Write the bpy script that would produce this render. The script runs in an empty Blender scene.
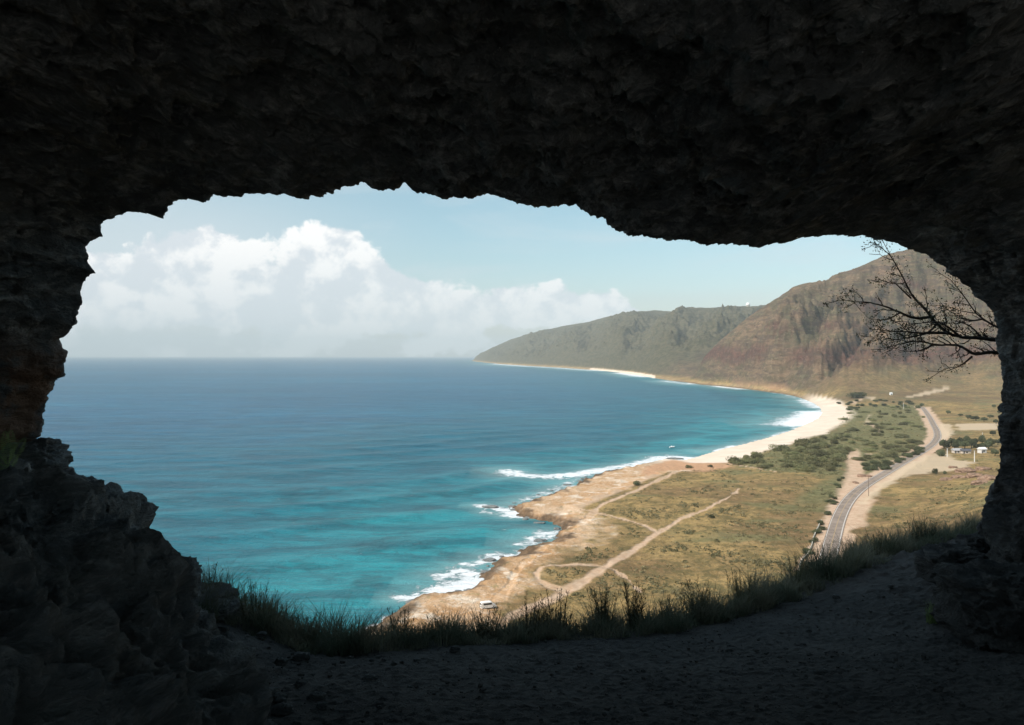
import bpy, math, random
import numpy as np
from mathutils import Vector
random.seed(7)
rng = np.random.default_rng(11)
sc = bpy.context.scene
COL = sc.collection
H = 78.0            # eye height above the sea
F = 796.4           # focal length in pixels (28 mm)
HY = 355.0          # eye-level row in the photograph
CX = 512.0

# ------------------------------------------------------------------ noise
_perm = np.random.default_rng(3).permutation(256).astype(np.int64)
_perm = np.concatenate([_perm, _perm, _perm])
_g = np.random.default_rng(5).normal(size=(256, 3)); _g /= np.linalg.norm(_g, axis=1)[:, None]
def _pn(p):
    i = np.floor(p).astype(np.int64); f = p - i; i &= 255
    u = f*f*f*(f*(f*6-15)+10)
    out = np.zeros(len(p))
    for dx in (0, 1):
        wx = u[:, 0] if dx else 1-u[:, 0]
        px = _perm[(i[:, 0]+dx) & 255]
        for dy in (0, 1):
            wy = u[:, 1] if dy else 1-u[:, 1]
            py = _perm[px + ((i[:, 1]+dy) & 255)]
            for dz in (0, 1):
                wz = u[:, 2] if dz else 1-u[:, 2]
                g = _g[_perm[py + ((i[:, 2]+dz) & 255)]]
                d = g[:, 0]*(f[:, 0]-dx)+g[:, 1]*(f[:, 1]-dy)+g[:, 2]*(f[:, 2]-dz)
                out += wx*wy*wz*d
    return out*1.6
def noise3(p, chunk=250000):
    p = np.asarray(p, float); sh = p.shape[:-1]; q = p.reshape(-1, 3)
    o = np.empty(len(q))
    for a in range(0, len(q), chunk): o[a:a+chunk] = _pn(q[a:a+chunk])
    return o.reshape(sh)
def fbm(p, octv=4, gain=.5, lac=2.03):
    p = np.asarray(p, float); s = 0; a = 1.0; n = 0
    for k in range(octv):
        s = s + a*noise3(p + k*17.3); n += a; a *= gain; p = p*lac
    return s/n
def ridged(p, octv=4, gain=.5, lac=2.03):
    p = np.asarray(p, float); s = 0; a = 1.0; n = 0
    for k in range(octv):
        s = s + a*(1-np.abs(noise3(p + k*11.7))*2); n += a; a *= gain; p = p*lac
    return s/n
def P3(x, y, z=None):
    x, y = np.broadcast_arrays(x, y)
    return np.stack([x, y, np.zeros_like(x, dtype=float) if z is None else np.broadcast_to(z, x.shape)], -1).astype(float)
def ss(a, b, x):
    t = np.clip((np.asarray(x, float)-a)/(b-a), 0, 1); return t*t*(3-2*t)

# ------------------------------------------------------------------ meshes
def mesh_np(name, V, Fq, mat=None, parent=None, smooth=True, attrs=None, uvs=None):
    V = np.asarray(V, np.float32).reshape(-1, 3)
    me = bpy.data.meshes.new(name)
    Fq = np.asarray(Fq, np.int32); n, k = Fq.shape
    me.vertices.add(len(V)); me.vertices.foreach_set('co', V.ravel())
    me.loops.add(n*k); me.loops.foreach_set('vertex_index', Fq.ravel())
    me.polygons.add(n); me.polygons.foreach_set('loop_start', np.arange(0, n*k, k, dtype=np.int32))
    me.polygons.foreach_set('loop_total', np.full(n, k, np.int32))
    me.polygons.foreach_set('use_smooth', np.full(n, smooth, bool))
    me.update(calc_edges=True); me.validate()
    if attrs:
        for an, arr in attrs.items():
            arr = np.asarray(arr, np.float32)
            ca = me.color_attributes.new(an, 'FLOAT_COLOR', 'POINT')
            a4 = np.ones((len(V), 4), np.float32); a4[:, :3] = arr.reshape(-1, 3)
            ca.data.foreach_set('color', a4.ravel())
    if mat: me.materials.append(mat)
    o = bpy.data.objects.new(name, me); COL.objects.link(o)
    if parent: o.parent = parent
    return o
def grid_faces(R, C, keep=None):
    i = np.arange(R*C).reshape(R, C)
    q = np.stack([i[:-1, :-1], i[:-1, 1:], i[1:, 1:], i[1:, :-1]], -1).reshape(-1, 4)
    if keep is not None: q = q[keep.reshape(-1)]
    return q
def compact(V, Fq, attrs=None):
    used = np.zeros(len(V), bool); used[Fq.ravel()] = True
    m = np.cumsum(used)-1
    return V[used], m[Fq], ({k: a[used] for k, a in attrs.items()} if attrs else None)
def tag(o, label=None, cat=None, group=None, kind=None):
    if label: o['label'] = label
    if cat: o['category'] = cat
    if group: o['group'] = group
    if kind: o['kind'] = kind
    return o
def empty(name, loc, rz=0, **k):
    o = bpy.data.objects.new(name, None); COL.objects.link(o)
    o.location = loc; o.rotation_euler = (0, 0, rz); o.empty_display_size = .2
    return tag(o, **k)

class MB:
    def __init__(s): s.v = []; s.q = []; s.n = 0
    def add(s, V, Q):
        V = np.asarray(V, float).reshape(-1, 3); Q = np.asarray(Q, int).reshape(-1, 4)
        s.v.append(V); s.q.append(Q+s.n); s.n += len(V)
    def box(s, c, d, rz=0, taper=1.0):
        x, y, z = d[0]/2, d[1]/2, d[2]/2
        V = np.array([[-x,-y,-z],[x,-y,-z],[x,y,-z],[-x,y,-z],[-x*taper,-y*taper,z],[x*taper,-y*taper,z],[x*taper,y*taper,z],[-x*taper,y*taper,z]])
        cr, sr = math.cos(rz), math.sin(rz)
        V = np.stack([V[:,0]*cr-V[:,1]*sr, V[:,0]*sr+V[:,1]*cr, V[:,2]], -1)+np.array(c)
        s.add(V, [[0,3,2,1],[4,5,6,7],[0,1,5,4],[1,2,6,5],[2,3,7,6],[3,0,4,7]])
    def tube(s, pts, rad, n=6):
        pts = np.asarray(pts, float); rad = np.broadcast_to(rad, (len(pts),))
        t = np.gradient(pts, axis=0); t /= np.linalg.norm(t, axis=1)[:, None]+1e-9
        a = np.array([0, 0, 1.0]) if abs(t[0][2]) < .9 else np.array([1.0, 0, 0])
        V = []
        for p, d, r in zip(pts, t, rad):
            u = np.cross(d, a); u /= np.linalg.norm(u)+1e-9; w = np.cross(d, u)
            for k in range(n):
                th = 2*math.pi*k/n; V.append(p+r*(math.cos(th)*u+math.sin(th)*w))
        m = len(pts); Q = [[i*n+k, i*n+(k+1) % n, (i+1)*n+(k+1) % n, (i+1)*n+k] for i in range(m-1) for k in range(n)]
        b = len(V); V += [pts[0], pts[-1]]
        for k in range(0, n, 2):
            Q.append([b, (k+2) % n, (k+1) % n, k]); e = (m-1)*n; Q.append([b+1, e+k, e+(k+1) % n, e+(k+2) % n])
        s.add(V, Q)
    def prism(s, prof, w, c, rz=0):       # profile (x,z) extruded along y
        prof = np.array(prof, float); n = len(prof); V = []
        for y in (-w/2, w/2):
            for x, z in prof: V.append([x, y, z])
        V = np.array(V); cr, sr = math.cos(rz), math.sin(rz)
        V = np.stack([V[:,0]*cr-V[:,1]*sr, V[:,0]*sr+V[:,1]*cr, V[:,2]], -1)+np.array(c)
        Q = [[k, (k+1) % n, n+(k+1) % n, n+k] for k in range(n)]
        Q += [[0, k, min(k+1, n-1), k+2 if k+2 < n else k+1] for k in range(1, n-1, 2)] if False else []
        s.add(V, Q)
        cen = prof.mean(0); b = []
        for y in (-w/2, w/2):
            p = np.array([cen[0], y, cen[1]]); b.append(np.array([p[0]*cr-p[1]*sr, p[0]*sr+p[1]*cr, p[2]])+np.array(c))
        for side in (0, 1):
            base = s.n; ring = V[side*n:(side+1)*n]; VV = np.vstack([ring, b[side][None]])
            QQ = [[n, k, (k+1) % n, (k+1) % n] for k in range(n)]
            VV2 = []; Q2 = []
            for k in range(n):
                a, bb = ring[k], ring[(k+1) % n]; mid = (a+bb)/2; i0 = len(VV2)
                VV2 += [b[side], a, mid, bb]; Q2.append([i0, i0+1, i0+2, i0+3])
            s.add(VV2, Q2)
    def build(s, name, mat=None, parent=None, smooth=False):
        return mesh_np(name, np.vstack(s.v), np.vstack(s.q), mat, parent, smooth)

# ------------------------------------------------------------------ materials
class NT:
    def __init__(s, name):
        s.m = bpy.data.materials.new(name); s.m.use_nodes = True; s.t = s.m.node_tree; s.t.nodes.clear()
        s.out = s.n('ShaderNodeOutputMaterial')
    def n(s, ty, **k):
        nd = s.t.nodes.new(ty)
        for a, b in k.items(): setattr(nd, a, b)
        return nd
    def l(s, a, b): s.t.links.new(a, b)
    def val(s, x, sock):
        if isinstance(x, bpy.types.NodeSocket): s.l(x, sock)
        elif isinstance(x, (tuple, list)) and len(x) == 3 and sock.type == 'RGBA': sock.default_value = (*x, 1)
        else: sock.default_value = x
    def coord(s, scale=(1, 1, 1), kind='Object', rot=(0,0,0)):
        c = s.n('ShaderNodeTexCoord'); m = s.n('ShaderNodeMapping'); m.inputs['Scale'].default_value = scale; m.inputs['Rotation'].default_value = rot
        s.l(c.outputs[kind], m.inputs['Vector']); return m.outputs['Vector']
    def noise(s, vec, scale, detail=6, rough=.6, dist=0, col=False):
        nd = s.n('ShaderNodeTexNoise'); s.l(vec, nd.inputs['Vector']); nd.inputs['Scale'].default_value = scale
        nd.inputs['Detail'].default_value = detail; nd.inputs['Roughness'].default_value = rough; nd.inputs['Distortion'].default_value = dist
        return nd.outputs['Color' if col else 'Fac']
    def voro(s, vec, scale, feature='F1'):
        nd = s.n('ShaderNodeTexVoronoi', feature=feature); s.l(vec, nd.inputs['Vector']); nd.inputs['Scale'].default_value = scale
        return nd.outputs['Distance']
    def ramp(s, fac, a, b, lo=0., hi=1., smooth=True):
        nd = s.n('ShaderNodeMapRange', interpolation_type='SMOOTHSTEP' if smooth else 'LINEAR'); s.val(fac, nd.inputs[0])
        for i, x in enumerate((a, b, lo, hi)): nd.inputs[i+1].default_value = x
        return nd.outputs[0]
    def mix(s, fac, a, b, mode='MIX'):
        nd = s.n('ShaderNodeMix', data_type='RGBA', blend_type=mode); s.val(fac, nd.inputs[0]); s.val(a, nd.inputs[6]); s.val(b, nd.inputs[7])
        return nd.outputs[2]
    def math(s, op, a, b=0.0, c=None):
        nd = s.n('ShaderNodeMath', operation=op); s.val(a, nd.inputs[0]); s.val(b, nd.inputs[1])
        if c is not None: s.val(c, nd.inputs[2])
        return nd.outputs[0]
    def bump(s, h, strength=.5, dist=.1, normal=None):
        nd = s.n('ShaderNodeBump'); s.l(h, nd.inputs['Height']); nd.inputs['Strength'].default_value = strength; nd.inputs['Distance'].default_value = dist
        if normal: s.l(normal, nd.inputs['Normal'])
        return nd.outputs[0]
    def attr(s, name):
        a = s.n('ShaderNodeAttribute', attribute_name=name); x = s.n('ShaderNodeSeparateColor'); s.l(a.outputs['Color'], x.inputs[0]); return x.outputs
    def bsdf(s, col, rough=.9, normal=None, spec=.2, **k):
        b = s.n('ShaderNodeBsdfPrincipled'); s.val(col, b.inputs['Base Color']); s.val(rough, b.inputs['Roughness']); s.val(spec, b.inputs['Specular IOR Level'])
        if normal: s.l(normal, b.inputs['Normal'])
        for a, v in k.items(): s.val(v, b.inputs[a.replace('_', ' ')])
        s.l(b.outputs[0], s.out.inputs[0]); return s.m

def flat(name, col, rough=.7, spec=.3, var=.15, sc_=3.0, metallic=0.):
    t = NT(name); v = t.coord(); n = t.noise(v, sc_, 4)
    c = t.mix(t.ramp(n, .3, .7), tuple(x*(1-var) for x in col), tuple(min(1, x*(1+var)) for x in col))
    return t.bsdf(c, rough, None, spec, Metallic=metallic)
def leaf_mat(name, a, b, sc_=.8, trans=True):
    t = NT(name); v = t.coord(); n = t.noise(v, sc_, 5)
    oi = t.n('ShaderNodeObjectInfo')
    c = t.mix(t.ramp(n, .35, .65), a, b)
    hs = t.n('ShaderNodeHueSaturation'); t.l(c, hs.inputs['Color']); t.l(t.ramp(oi.outputs['Random'], 0, 1, .6, 1.35, False), hs.inputs['Value'])
    t.l(t.ramp(oi.outputs['Random'], 0, 1, .485, .51, False), hs.inputs['Hue'])
    m = t.bsdf(hs.outputs[0], .75, None, .15)
    tr = t.n('ShaderNodeBsdfTranslucent'); t.l(hs.outputs[0], tr.inputs[0]); mx = t.n('ShaderNodeMixShader'); mx.inputs[0].default_value = .35
    src = [l for l in t.t.links if l.to_node == t.out][0].from_socket; t.l(src, mx.inputs[1]); t.l(tr.outputs[0], mx.inputs[2]); t.l(mx.outputs[0], t.out.inputs[0])
    return m

M = {}
# cave rock
def rock_mat(name, a, b, c3, sc_=1.0, stain=None, foot=False):
    t = NT(name); v = t.coord()
    vs = t.coord((1, .55, 1.9))
    n1 = t.noise(v, .55*sc_, 5, .6, .5); n2 = t.noise(vs, 3.2*sc_, 10, .72, .6); n3 = t.noise(v, 22*sc_, 6, .7)
    vo = t.voro(vs, 5.0*sc_); vo2 = t.voro(v, 26*sc_)
    col = t.mix(t.ramp(n1, .35, .65), a, b)
    col = t.mix(t.ramp(n2, .45, .72), col, c3)
    col = t.mix(t.ramp(n3, .62, .75, 0, .5), col, tuple(min(1, x*1.8) for x in c3))
    if stain:
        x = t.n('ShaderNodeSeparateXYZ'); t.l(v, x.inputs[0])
        f = t.math('MULTIPLY', t.ramp(x.outputs[0], -5.0, -6.2), t.ramp(x.outputs[2], H+.6, H-.4))
        f = t.math('MULTIPLY', f, t.ramp(t.noise(v, 1.8, 4), .42, .6))
        col = t.mix(f, col, stain)
    if foot:      # darker rock tone toward the base of the right pillar
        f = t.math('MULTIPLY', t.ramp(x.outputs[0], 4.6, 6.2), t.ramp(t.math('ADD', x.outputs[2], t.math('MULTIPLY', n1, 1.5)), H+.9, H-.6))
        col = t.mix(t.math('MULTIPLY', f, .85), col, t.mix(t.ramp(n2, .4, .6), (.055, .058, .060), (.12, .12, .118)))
    h = t.math('ADD', t.math('MULTIPLY', n2, 1.0), t.math('MULTIPLY', n3, .18))
    h = t.math('ADD', h, t.math('MULTIPLY', vo, .35)); h = t.math('ADD', h, t.math('MULTIPLY', vo2, .12))
    return t.bsdf(col, .95, t.bump(h, 1.0, .24), .12)
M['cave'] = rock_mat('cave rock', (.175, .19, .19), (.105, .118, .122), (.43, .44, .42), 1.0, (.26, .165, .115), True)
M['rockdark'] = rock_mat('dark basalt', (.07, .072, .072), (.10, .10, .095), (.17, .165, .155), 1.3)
M['rock'] = rock_mat('bank rock', (.150, .162, .165), (.22, .222, .21), (.40, .40, .38), 1.3)

def floor_mat():
    t = NT('cave dirt'); v = t.coord()
    n1 = t.noise(v, .9, 6, .6); n2 = t.noise(v, 9, 10, .75); vo = t.voro(v, 28); vo2 = t.voro(v, 75)
    col = t.mix(t.ramp(n1, .35, .7), (.068, .066, .063), (.105, .100, .094))
    col = t.mix(t.ramp(n2, .5, .7), col, (.12, .115, .105))
    col = t.mix(t.ramp(vo2, .16, .05, 0, .7), col, (.20, .19, .17))
    x = t.n('ShaderNodeSeparateXYZ'); t.l(v, x.inputs[0]); col = t.mix(t.ramp(t.math('ADD', x.outputs[1], t.math('MULTIPLY', n1, 2.0)), 3.5, 0.5), col, t.mix(n2, (.40, .385, .36), (.52, .50, .47)))  # pale ground behind the camera, added to bounce light onto the ceiling
    h = t.math('ADD', n2, t.math('MULTIPLY', t.ramp(vo, .4, 0), .3)); h = t.math('ADD', h, t.math('MULTIPLY', t.ramp(vo2, .3, 0), .2))
    return t.bsdf(col, .95, t.bump(h, .8, .05), .1)
M['floor'] = floor_mat()

def terrain_mat():
    t = NT('coastal land'); v = t.coord(); A = t.attr('maskA'); B = t.attr('maskB')
    na = t.noise(v, .010, 6, .6); nb = t.noise(v, .045, 8, .7, .4); nc = t.noise(v, .35, 6, .75); nd = t.noise(v, 1.6, 4, .7)
    # dry grass and low scrub on the plain
    grass = t.mix(t.ramp(nb, .38, .62), (.40, .270, .110), (.25, .170, .072))
    grass = t.mix(t.ramp(nc, .48, .64, 0, .85), grass, (.17, .135, .062))
    grass = t.mix(t.ramp(na, .47, .58, 0, .8), grass, (.19, .120, .060))
    grass = t.mix(t.ramp(nd, .54, .68, 0, .6), grass, (.50, .37, .18))
    ne = t.noise(v, .13, 7, .75, .3); grass = t.mix(t.ramp(ne, .50, .58, 0, .7), grass, (.125, .105, .045)); grass = t.mix(t.ramp(ne, .46, .38, 0, .35), grass, (.50, .33, .16))
    green = t.mix(t.ramp(nc, .38, .62), (.10, .105, .045), (.23, .21, .10))
    col = t.mix(t.math('MULTIPLY', B[1], t.ramp(nb, .30, .5, .45, .9)), grass, green)
    # mountains
    mv = t.coord((1, 1, 2.6)); m1 = t.noise(mv, .006, 8, .65, .5); m2 = t.noise(mv, .035, 8, .72); m3 = t.noise(v, .12, 6, .8)
    mt = t.mix(t.ramp(m1, .38, .62), (.225, .150, .092), (.128, .104, .060))
    mt = t.mix(t.ramp(t.noise(mv, .014, 6, .7, .6), .48, .60, 0, .75), mt, (.10, .098, .055)); mt = t.mix(t.ramp(t.noise(mv, .011, 6, .7, .8), .54, .62, 0, .45), mt, (.20, .12, .078)); mt = t.mix(t.ramp(m2, .48, .62, 0, .7), mt, (.085, .072, .042))
    mt = t.mix(t.ramp(m3, .54, .68, 0, .8), mt, (.38, .285, .185))
    mt = t.mix(t.math('MULTIPLY', A[2], t.ramp(m2, .25, .5, .7, 1)), mt, t.mix(t.ramp(m3, .4, .6), (.085, .045, .036), (.165, .085, .062)))
    st = t.noise(t.coord((.3, .3, 2.6)), .040, 8, .72, .6); m4 = t.noise(mv, .075, 7, .78)
    mt = t.mix(t.ramp(st, .50, .57, 0, .75), mt, (.100, .070, .052)); mt = t.mix(t.ramp(m4, .54, .62, 0, .6), mt, (.070, .066, .036)); mt = t.mix(t.ramp(m4, .44, .37, 0, .35), mt, (.42, .31, .21))
    gm = t.mix(t.ramp(m2, .40, .6), (.135, .115, .068), (.068, .068, .038))
    gm = t.mix(t.ramp(m3, .54, .66, 0, .5), gm, (.24, .19, .13)); gm = t.mix(t.ramp(m4, .54, .62, 0, .7), gm, (.045, .048, .028))
    x = t.n('ShaderNodeSeparateXYZ'); t.l(v, x.inputs[0])
    mt = t.mix(t.ramp(x.outputs[1], 2400, 3000), mt, gm)
    col = t.mix(B[0], col, mt)
    # bare ground
    dirt = t.mix(t.ramp(nc, .35, .65), (.50, .33, .22), (.60, .44, .31))
    col = t.mix(A[1], col, dirt)
    shelf = t.mix(t.ramp(nb, .36, .6), (.66, .47, .31), (.50, .29, .14)); shelf = t.mix(t.ramp(nc, .52, .68, 0, .8), shelf, (.76, .62, .48))
    shelf = t.mix(t.ramp(nd, .56, .68, 0, .75), shelf, (.25, .15, .085)); shelf = t.mix(t.ramp(t.noise(v, .075, 6, .7), .52, .64, 0, .8), shelf, (.82, .70, .56)); shelf = t.mix(t.ramp(t.noise(v, .11, 7, .75), .58, .66, 0, .8), shelf, (.30, .25, .11))
    col = t.mix(B[2], col, shelf)
    sand = t.mix(t.ramp(nb, .35, .65), (.72, .58, .45), (.80, .67, .54))
    col = t.mix(A[0], col, sand)
    C = t.attr('maskC')
    col = t.mix(C[0], col, t.mix(t.ramp(nc, .4, .6), (.58, .33, .19), (.48, .29, .17)))    # orange earth
    col = t.mix(C[1], col, t.mix(t.ramp(nc, .4, .6), (.085, .06, .04), (.17, .11, .065)))   # wet black rock
    col = t.mix(C[2], col, (.60, .465, .32))
    h = t.math('ADD', t.math('MULTIPLY', nc, 1.7), t.math('MULTIPLY', nd, .35))
    h = t.math('MULTIPLY', h, t.math('SUBTRACT', 1.0, t.math('MAXIMUM', A[0], t.math('MULTIPLY', A[1], .8))))
    hb = t.math('ADD', h, t.math('MULTIPLY', t.math('MULTIPLY', B[0], m2), 14.0)); hb = t.math('ADD', hb, t.math('MULTIPLY', t.math('MULTIPLY', B[0], m3), 7.0))
    return t.bsdf(col, .95, t.bump(hb, .7, 1.0), .08)
M['land'] = terrain_mat()

def sea_mat():
    t = NT('sea water'); v = t.coord(); A = t.attr('sea')
    n1 = t.noise(t.coord((.5, 1, 1), rot=(0, 0, .3)), .006, 6, .6, .3); n2 = t.noise(v, .03, 6, .65)
    n0 = t.noise(t.coord((.22, 1, 1)), .0022, 5, .6, .4)
    deep = t.mix(t.ramp(n1, .35, .65), (.003, .105, .205), (.005, .145, .250))
    deep = t.mix(t.ramp(n0, .42, .6, 0, .6), deep, (.003, .075, .145))
    mid = (.004, .130, .185); shal = (.022, .265, .300)
    c = t.mix(t.ramp(A[0], 0, .5, smooth=False), deep, mid); c = t.mix(t.ramp(A[0], .5, 1, smooth=False), c, shal)
    c = t.mix(t.math('MULTIPLY', t.ramp(n2, .5, .66, 0, .55), t.ramp(A[0], .3, .8)), c, (.006, .052, .066))
    # foam
    f1 = t.noise(v, .22, 10, .75, .8); f2 = t.noise(t.coord((.4, 1, 1), rot=(0, 0, .5)), .09, 8, .7, 1.0)
    fn = t.math('ADD', t.math('MULTIPLY', t.ramp(f1, .32, .68, smooth=False), .65), t.math('MULTIPLY', t.ramp(f2, .34, .66, smooth=False), .35))
    foam = t.math('MULTIPLY', t.ramp(t.math('SUBTRACT', A[1], fn), -.06, .22), t.ramp(A[1], .06, .25))
    caps = t.math('MULTIPLY', t.ramp(t.noise(v, .12, 8, .8), .63, .70), t.ramp(A[0], .2, .6, 0, .6))
    foam = t.math('MAXIMUM', foam, caps)
    ch = t.noise(t.coord((.3, 1, 1), rot=(0, 0, .25)), .05, 9, .78, .3); c = t.mix(t.ramp(ch, .42, .60), c, (.003, .030, .048), 'MIX') if False else t.mix(t.ramp(ch, .40, .58, 0, .55), c, (.002, .035, .062))  # dark streaks of chop: wave shading painted into the water colour
    c = t.mix(t.math('MULTIPLY', A[2], .45), c, (.40, .55, .52))
    c = t.mix(foam, c, (.82, .85, .86))
    w1 = t.noise(t.coord((.5, 1, 1), rot=(0, 0, .35)), .16, 8, .68, .4); w2 = t.noise(v, .9, 5, .7); w3 = t.noise(t.coord((.35, 1, 1), rot=(0, 0, .2)), .03, 6, .6)
    h = t.math('ADD', t.math('MULTIPLY', w1, 2.4), t.math('MULTIPLY', w2, .45)); h = t.math('ADD', h, t.math('MULTIPLY', w3, 6.5)); h = t.math('ADD', h, t.math('MULTIPLY', foam, .5))
    return t.bsdf(c, t.ramp(foam, 0, 1, .32, .9, False), t.bump(h, .85, 1.0), .13)
M['sea'] = sea_mat()
M['asphalt'] = flat('worn asphalt', (.275, .22, .18), .9, .1, .2, .25)
M['line'] = flat('road paint white', (.55, .50, .45), .8, .1, .1)
M['yline'] = flat('road paint yellow', (.40, .29, .17), .8, .1, .1)
M['leafA'] = leaf_mat('shrub leaves', (.15, .155, .070), (.27, .255, .125))
M['leafB'] = leaf_mat('tree leaves', (.075, .088, .045), (.15, .155, .075))
M['scrub'] = leaf_mat('scrub leaves', (.135, .125, .062), (.26, .215, .115), .05)
M['bark'] = flat('grey bark', (.040, .036, .031), .95, .1, .3, 8)
M['twigleaf'] = leaf_mat('small leaves', (.022, .032, .018), (.04, .05, .025), 3)
M['grass'] = leaf_mat('lip grass', (.090, .112, .074), (.215, .205, .145), 1.5)
M['weed'] = leaf_mat('weed stems', (.09, .10, .055), (.17, .16, .09), 3)
M['fern'] = leaf_mat('fern leaves', (.24, .36, .13), (.34, .46, .18), 4)
M['white'] = flat('white paint', (.80, .79, .76), .5, .4, .05)
M['glass'] = flat('dark glass', (.03, .035, .04), .15, .6, .1)
M['tyre'] = flat('tyre rubber', (.03, .03, .03), .8, .2, .1)
M['chrome'] = flat('lamp lens', (.6, .6, .6), .3, .5, .05)
M['concrete'] = flat('pale concrete', (.42, .39, .32), .9, .2, .2, .8)
M['wood'] = flat('weathered pole wood', (.16, .12, .09), .9, .1, .2, 2)
M['roofgrey'] = flat('grey roof', (.38, .37, .37), .8, .2, .12)
M['roofdark'] = flat('dark roof', (.10, .10, .11), .8, .2, .2)
M['wall'] = flat('cream wall', (.55, .48, .40), .9, .2, .1)
M['earth'] = flat('red earth', (.25, .165, .115), .95, .1, .3, .6)
M['metal'] = flat('pale metal', (.62, .60, .56), .5, .4, .05)

# ------------------------------------------------------------------ plan of the coast
def pix0(px, py, z=0.0):
    Y = (H-z)*F/(py-HY); return ((px-CX)/F*Y, Y)
coast_px = [(250,700),(350,645),(395,612),(408,603),(414,600),(433,597),(455,596),(470,590),(483,585),(480,576.5),(491,570),(488,563),(503,561),(519,558.6),(521,552),(536,548),(549,545),(557,540),
 (561,534),(563,529),(558,524),(548,521.5),(538,520),(529,518.5),(521,516),(512,507.6),(522,505),(532,502),(543,498.5),(554,494),(565,490),(576.5,485.5),(585,481),(593,477),(603,474),(615,472),(628,469),(640,465.5),
 (650,463),(659.5,460),(668,458),(674,457),(677,459),(683,460),(695,457),(708,453),(727,447.5),(740,444.5),(754,441),(775,435.5),(793,429),(808,423),(818,418),(822,413),(820,408),(813,403.5),(804,399.6),(793,396),
 (772,392.4),(758,390.5),(745,389),(730,387.5),(718,386),(700,384.5),(688,383),(670,380.5),(655,378),(640,375.5),(620,372.5),(600,370.6),(580,369),(560,367.6),(530,366),(500,364),(485,362.6),(470,360.9)]
coast = np.array([pix0(*p) for p in coast_px])
poly = np.vstack([[(-2500., -3000.), (-300, -900), (-150, -100), (-110, 90)], coast, [(-200, 12000), (2500, 14500), (26000, 14500), (26000, -3000)]])
def seg_dist(X, Y, L, closed=False):
    L = np.asarray(L, float); best = np.full(X.shape, 1e18)
    n = len(L) if closed else len(L)-1
    for i in range(n):
        a = L[i]; b = L[(i+1) % len(L)]; d = b-a; q = d@d+1e-9
        t = np.clip(((X-a[0])*d[0]+(Y-a[1])*d[1])/q, 0, 1)
        best = np.minimum(best, (X-a[0]-t*d[0])**2+(Y-a[1]-t*d[1])**2)
    return np.sqrt(best)
def inside(X, Y, L):
    r = np.zeros(X.shape, bool); L = np.asarray(L, float)
    for i in range(len(L)):
        x0, y0 = L[i]; x1, y1 = L[(i+1) % len(L)]
        if y0 == y1: continue
        c = ((y0 > Y) != (y1 > Y)) & (X < (x1-x0)*(Y-y0)/(y1-y0)+x0); r ^= c
    return r
beach_line = np.array([pix0(*p) for p in coast_px[44:58]])
def coast_d(X, Y):
    X = np.asarray(X, float); Y = np.asarray(Y, float)
    d = seg_dist(X, Y, poly, True); d = np.where(inside(X, Y, poly), d, -d)
    # ragged rock edge
    amp = np.clip(np.abs(Y)/300, .6, 5)
    amp = amp*(1-.88*ss(80, 30, seg_dist(X, Y, beach_line)))
    k = np.clip(Y/500, 1, 12); f = ss(3, 1.3, k)
    return d + amp*(2.0*noise3(P3(X/14/k, Y/14/k))+2.2*f*noise3(P3(X/5, Y/5, 3.))+1.2*f*noise3(P3(X/2, Y/2, 8.)))
tab_lip_x = [-14, -5, -3.3, -2.0, 0, 1.6, 2.6, 4.4, 7.3, 10.1, 14, 60, 200]
tab_lip_y = [11, 10.3, 9.6, 8.9, 9.6, 10.1, 10.9, 12.2, 15, 17, 19, 60, 150]
def near_ground(X, Y):
    yl = np.interp(X, tab_lip_x, tab_lip_y); Yc = np.minimum(Y, yl)
    rise = .13*np.clip(X-1.5, 0, 12)*ss(9, 14, Yc) + .17*np.clip(-X-2.3, 0, 3)
    e = np.maximum(Y-yl, 0)
    return H-(1.6+.195*Yc)+rise-(.68*e - .5*(1-np.exp(-e/.8)))
# mountains: columns by bearing (tan), toe depth, crest depth, crest height
def mtab(rows, ztoe):
    rows = np.array(rows, float); px, pt, pc, yc = rows.T
    return (px-CX)/F, (H-ztoe)*F/(pt-HY), yc, H+(HY-pc)*yc/F
M1 = mtab([(672,381.5,381.4,2300),(690,382.5,371,2300),(700,384,361,2290),(707,384.8,354,2280),(722,386,339,2270),(737,388,326,2260),(750,390,315.5,2250),(763,391.5,306,2240),(777,393,297,2220),(794,394.5,286,2200),(810,396,282,2190),(829,397,280,2180),
  (843,397.5,274,2170),(860,398,267,2150),(883,398.5,255.5,2130),(897,399,251,2110),(914,399,247,2090),(950,399,236,2060),(1000,399,226,2000),(1100,399,215,1950),(1700,400,215,1900)], 14)
M2 = mtab([(466,360.7,360.7,10300),(472,361.3,357.8,10300),(488,363.2,350,9900),(500,364.2,344,9500),(511,365,339,9100),(532,366.4,333,8500),(564,368.0,325.5,7600),(590,370,321,7000),(611,372,315.5,6500),(626,373.5,313,6200),(655,378,310,5700),(678,381,311,5300),(700,381,308,5000),(720,381,307,4900),(742,381,306,4800),(800,381,305.5,4700),(1100,381,303,4500),(1700,381,303,4500)], 4)
def prof1(t):
    return np.interp(t, [0, .10, .30, .355, .40, .52, .56, .70, .73, .88, 1.0], [0, .025, .17, .225, .335, .46, .53, .69, .745, .93, 1.0])
def prof2(t):
    return np.interp(t, [0, .06, .25, .5, .75, 1.0], [0, .02, .24, .56, .83, 1.0])
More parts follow.
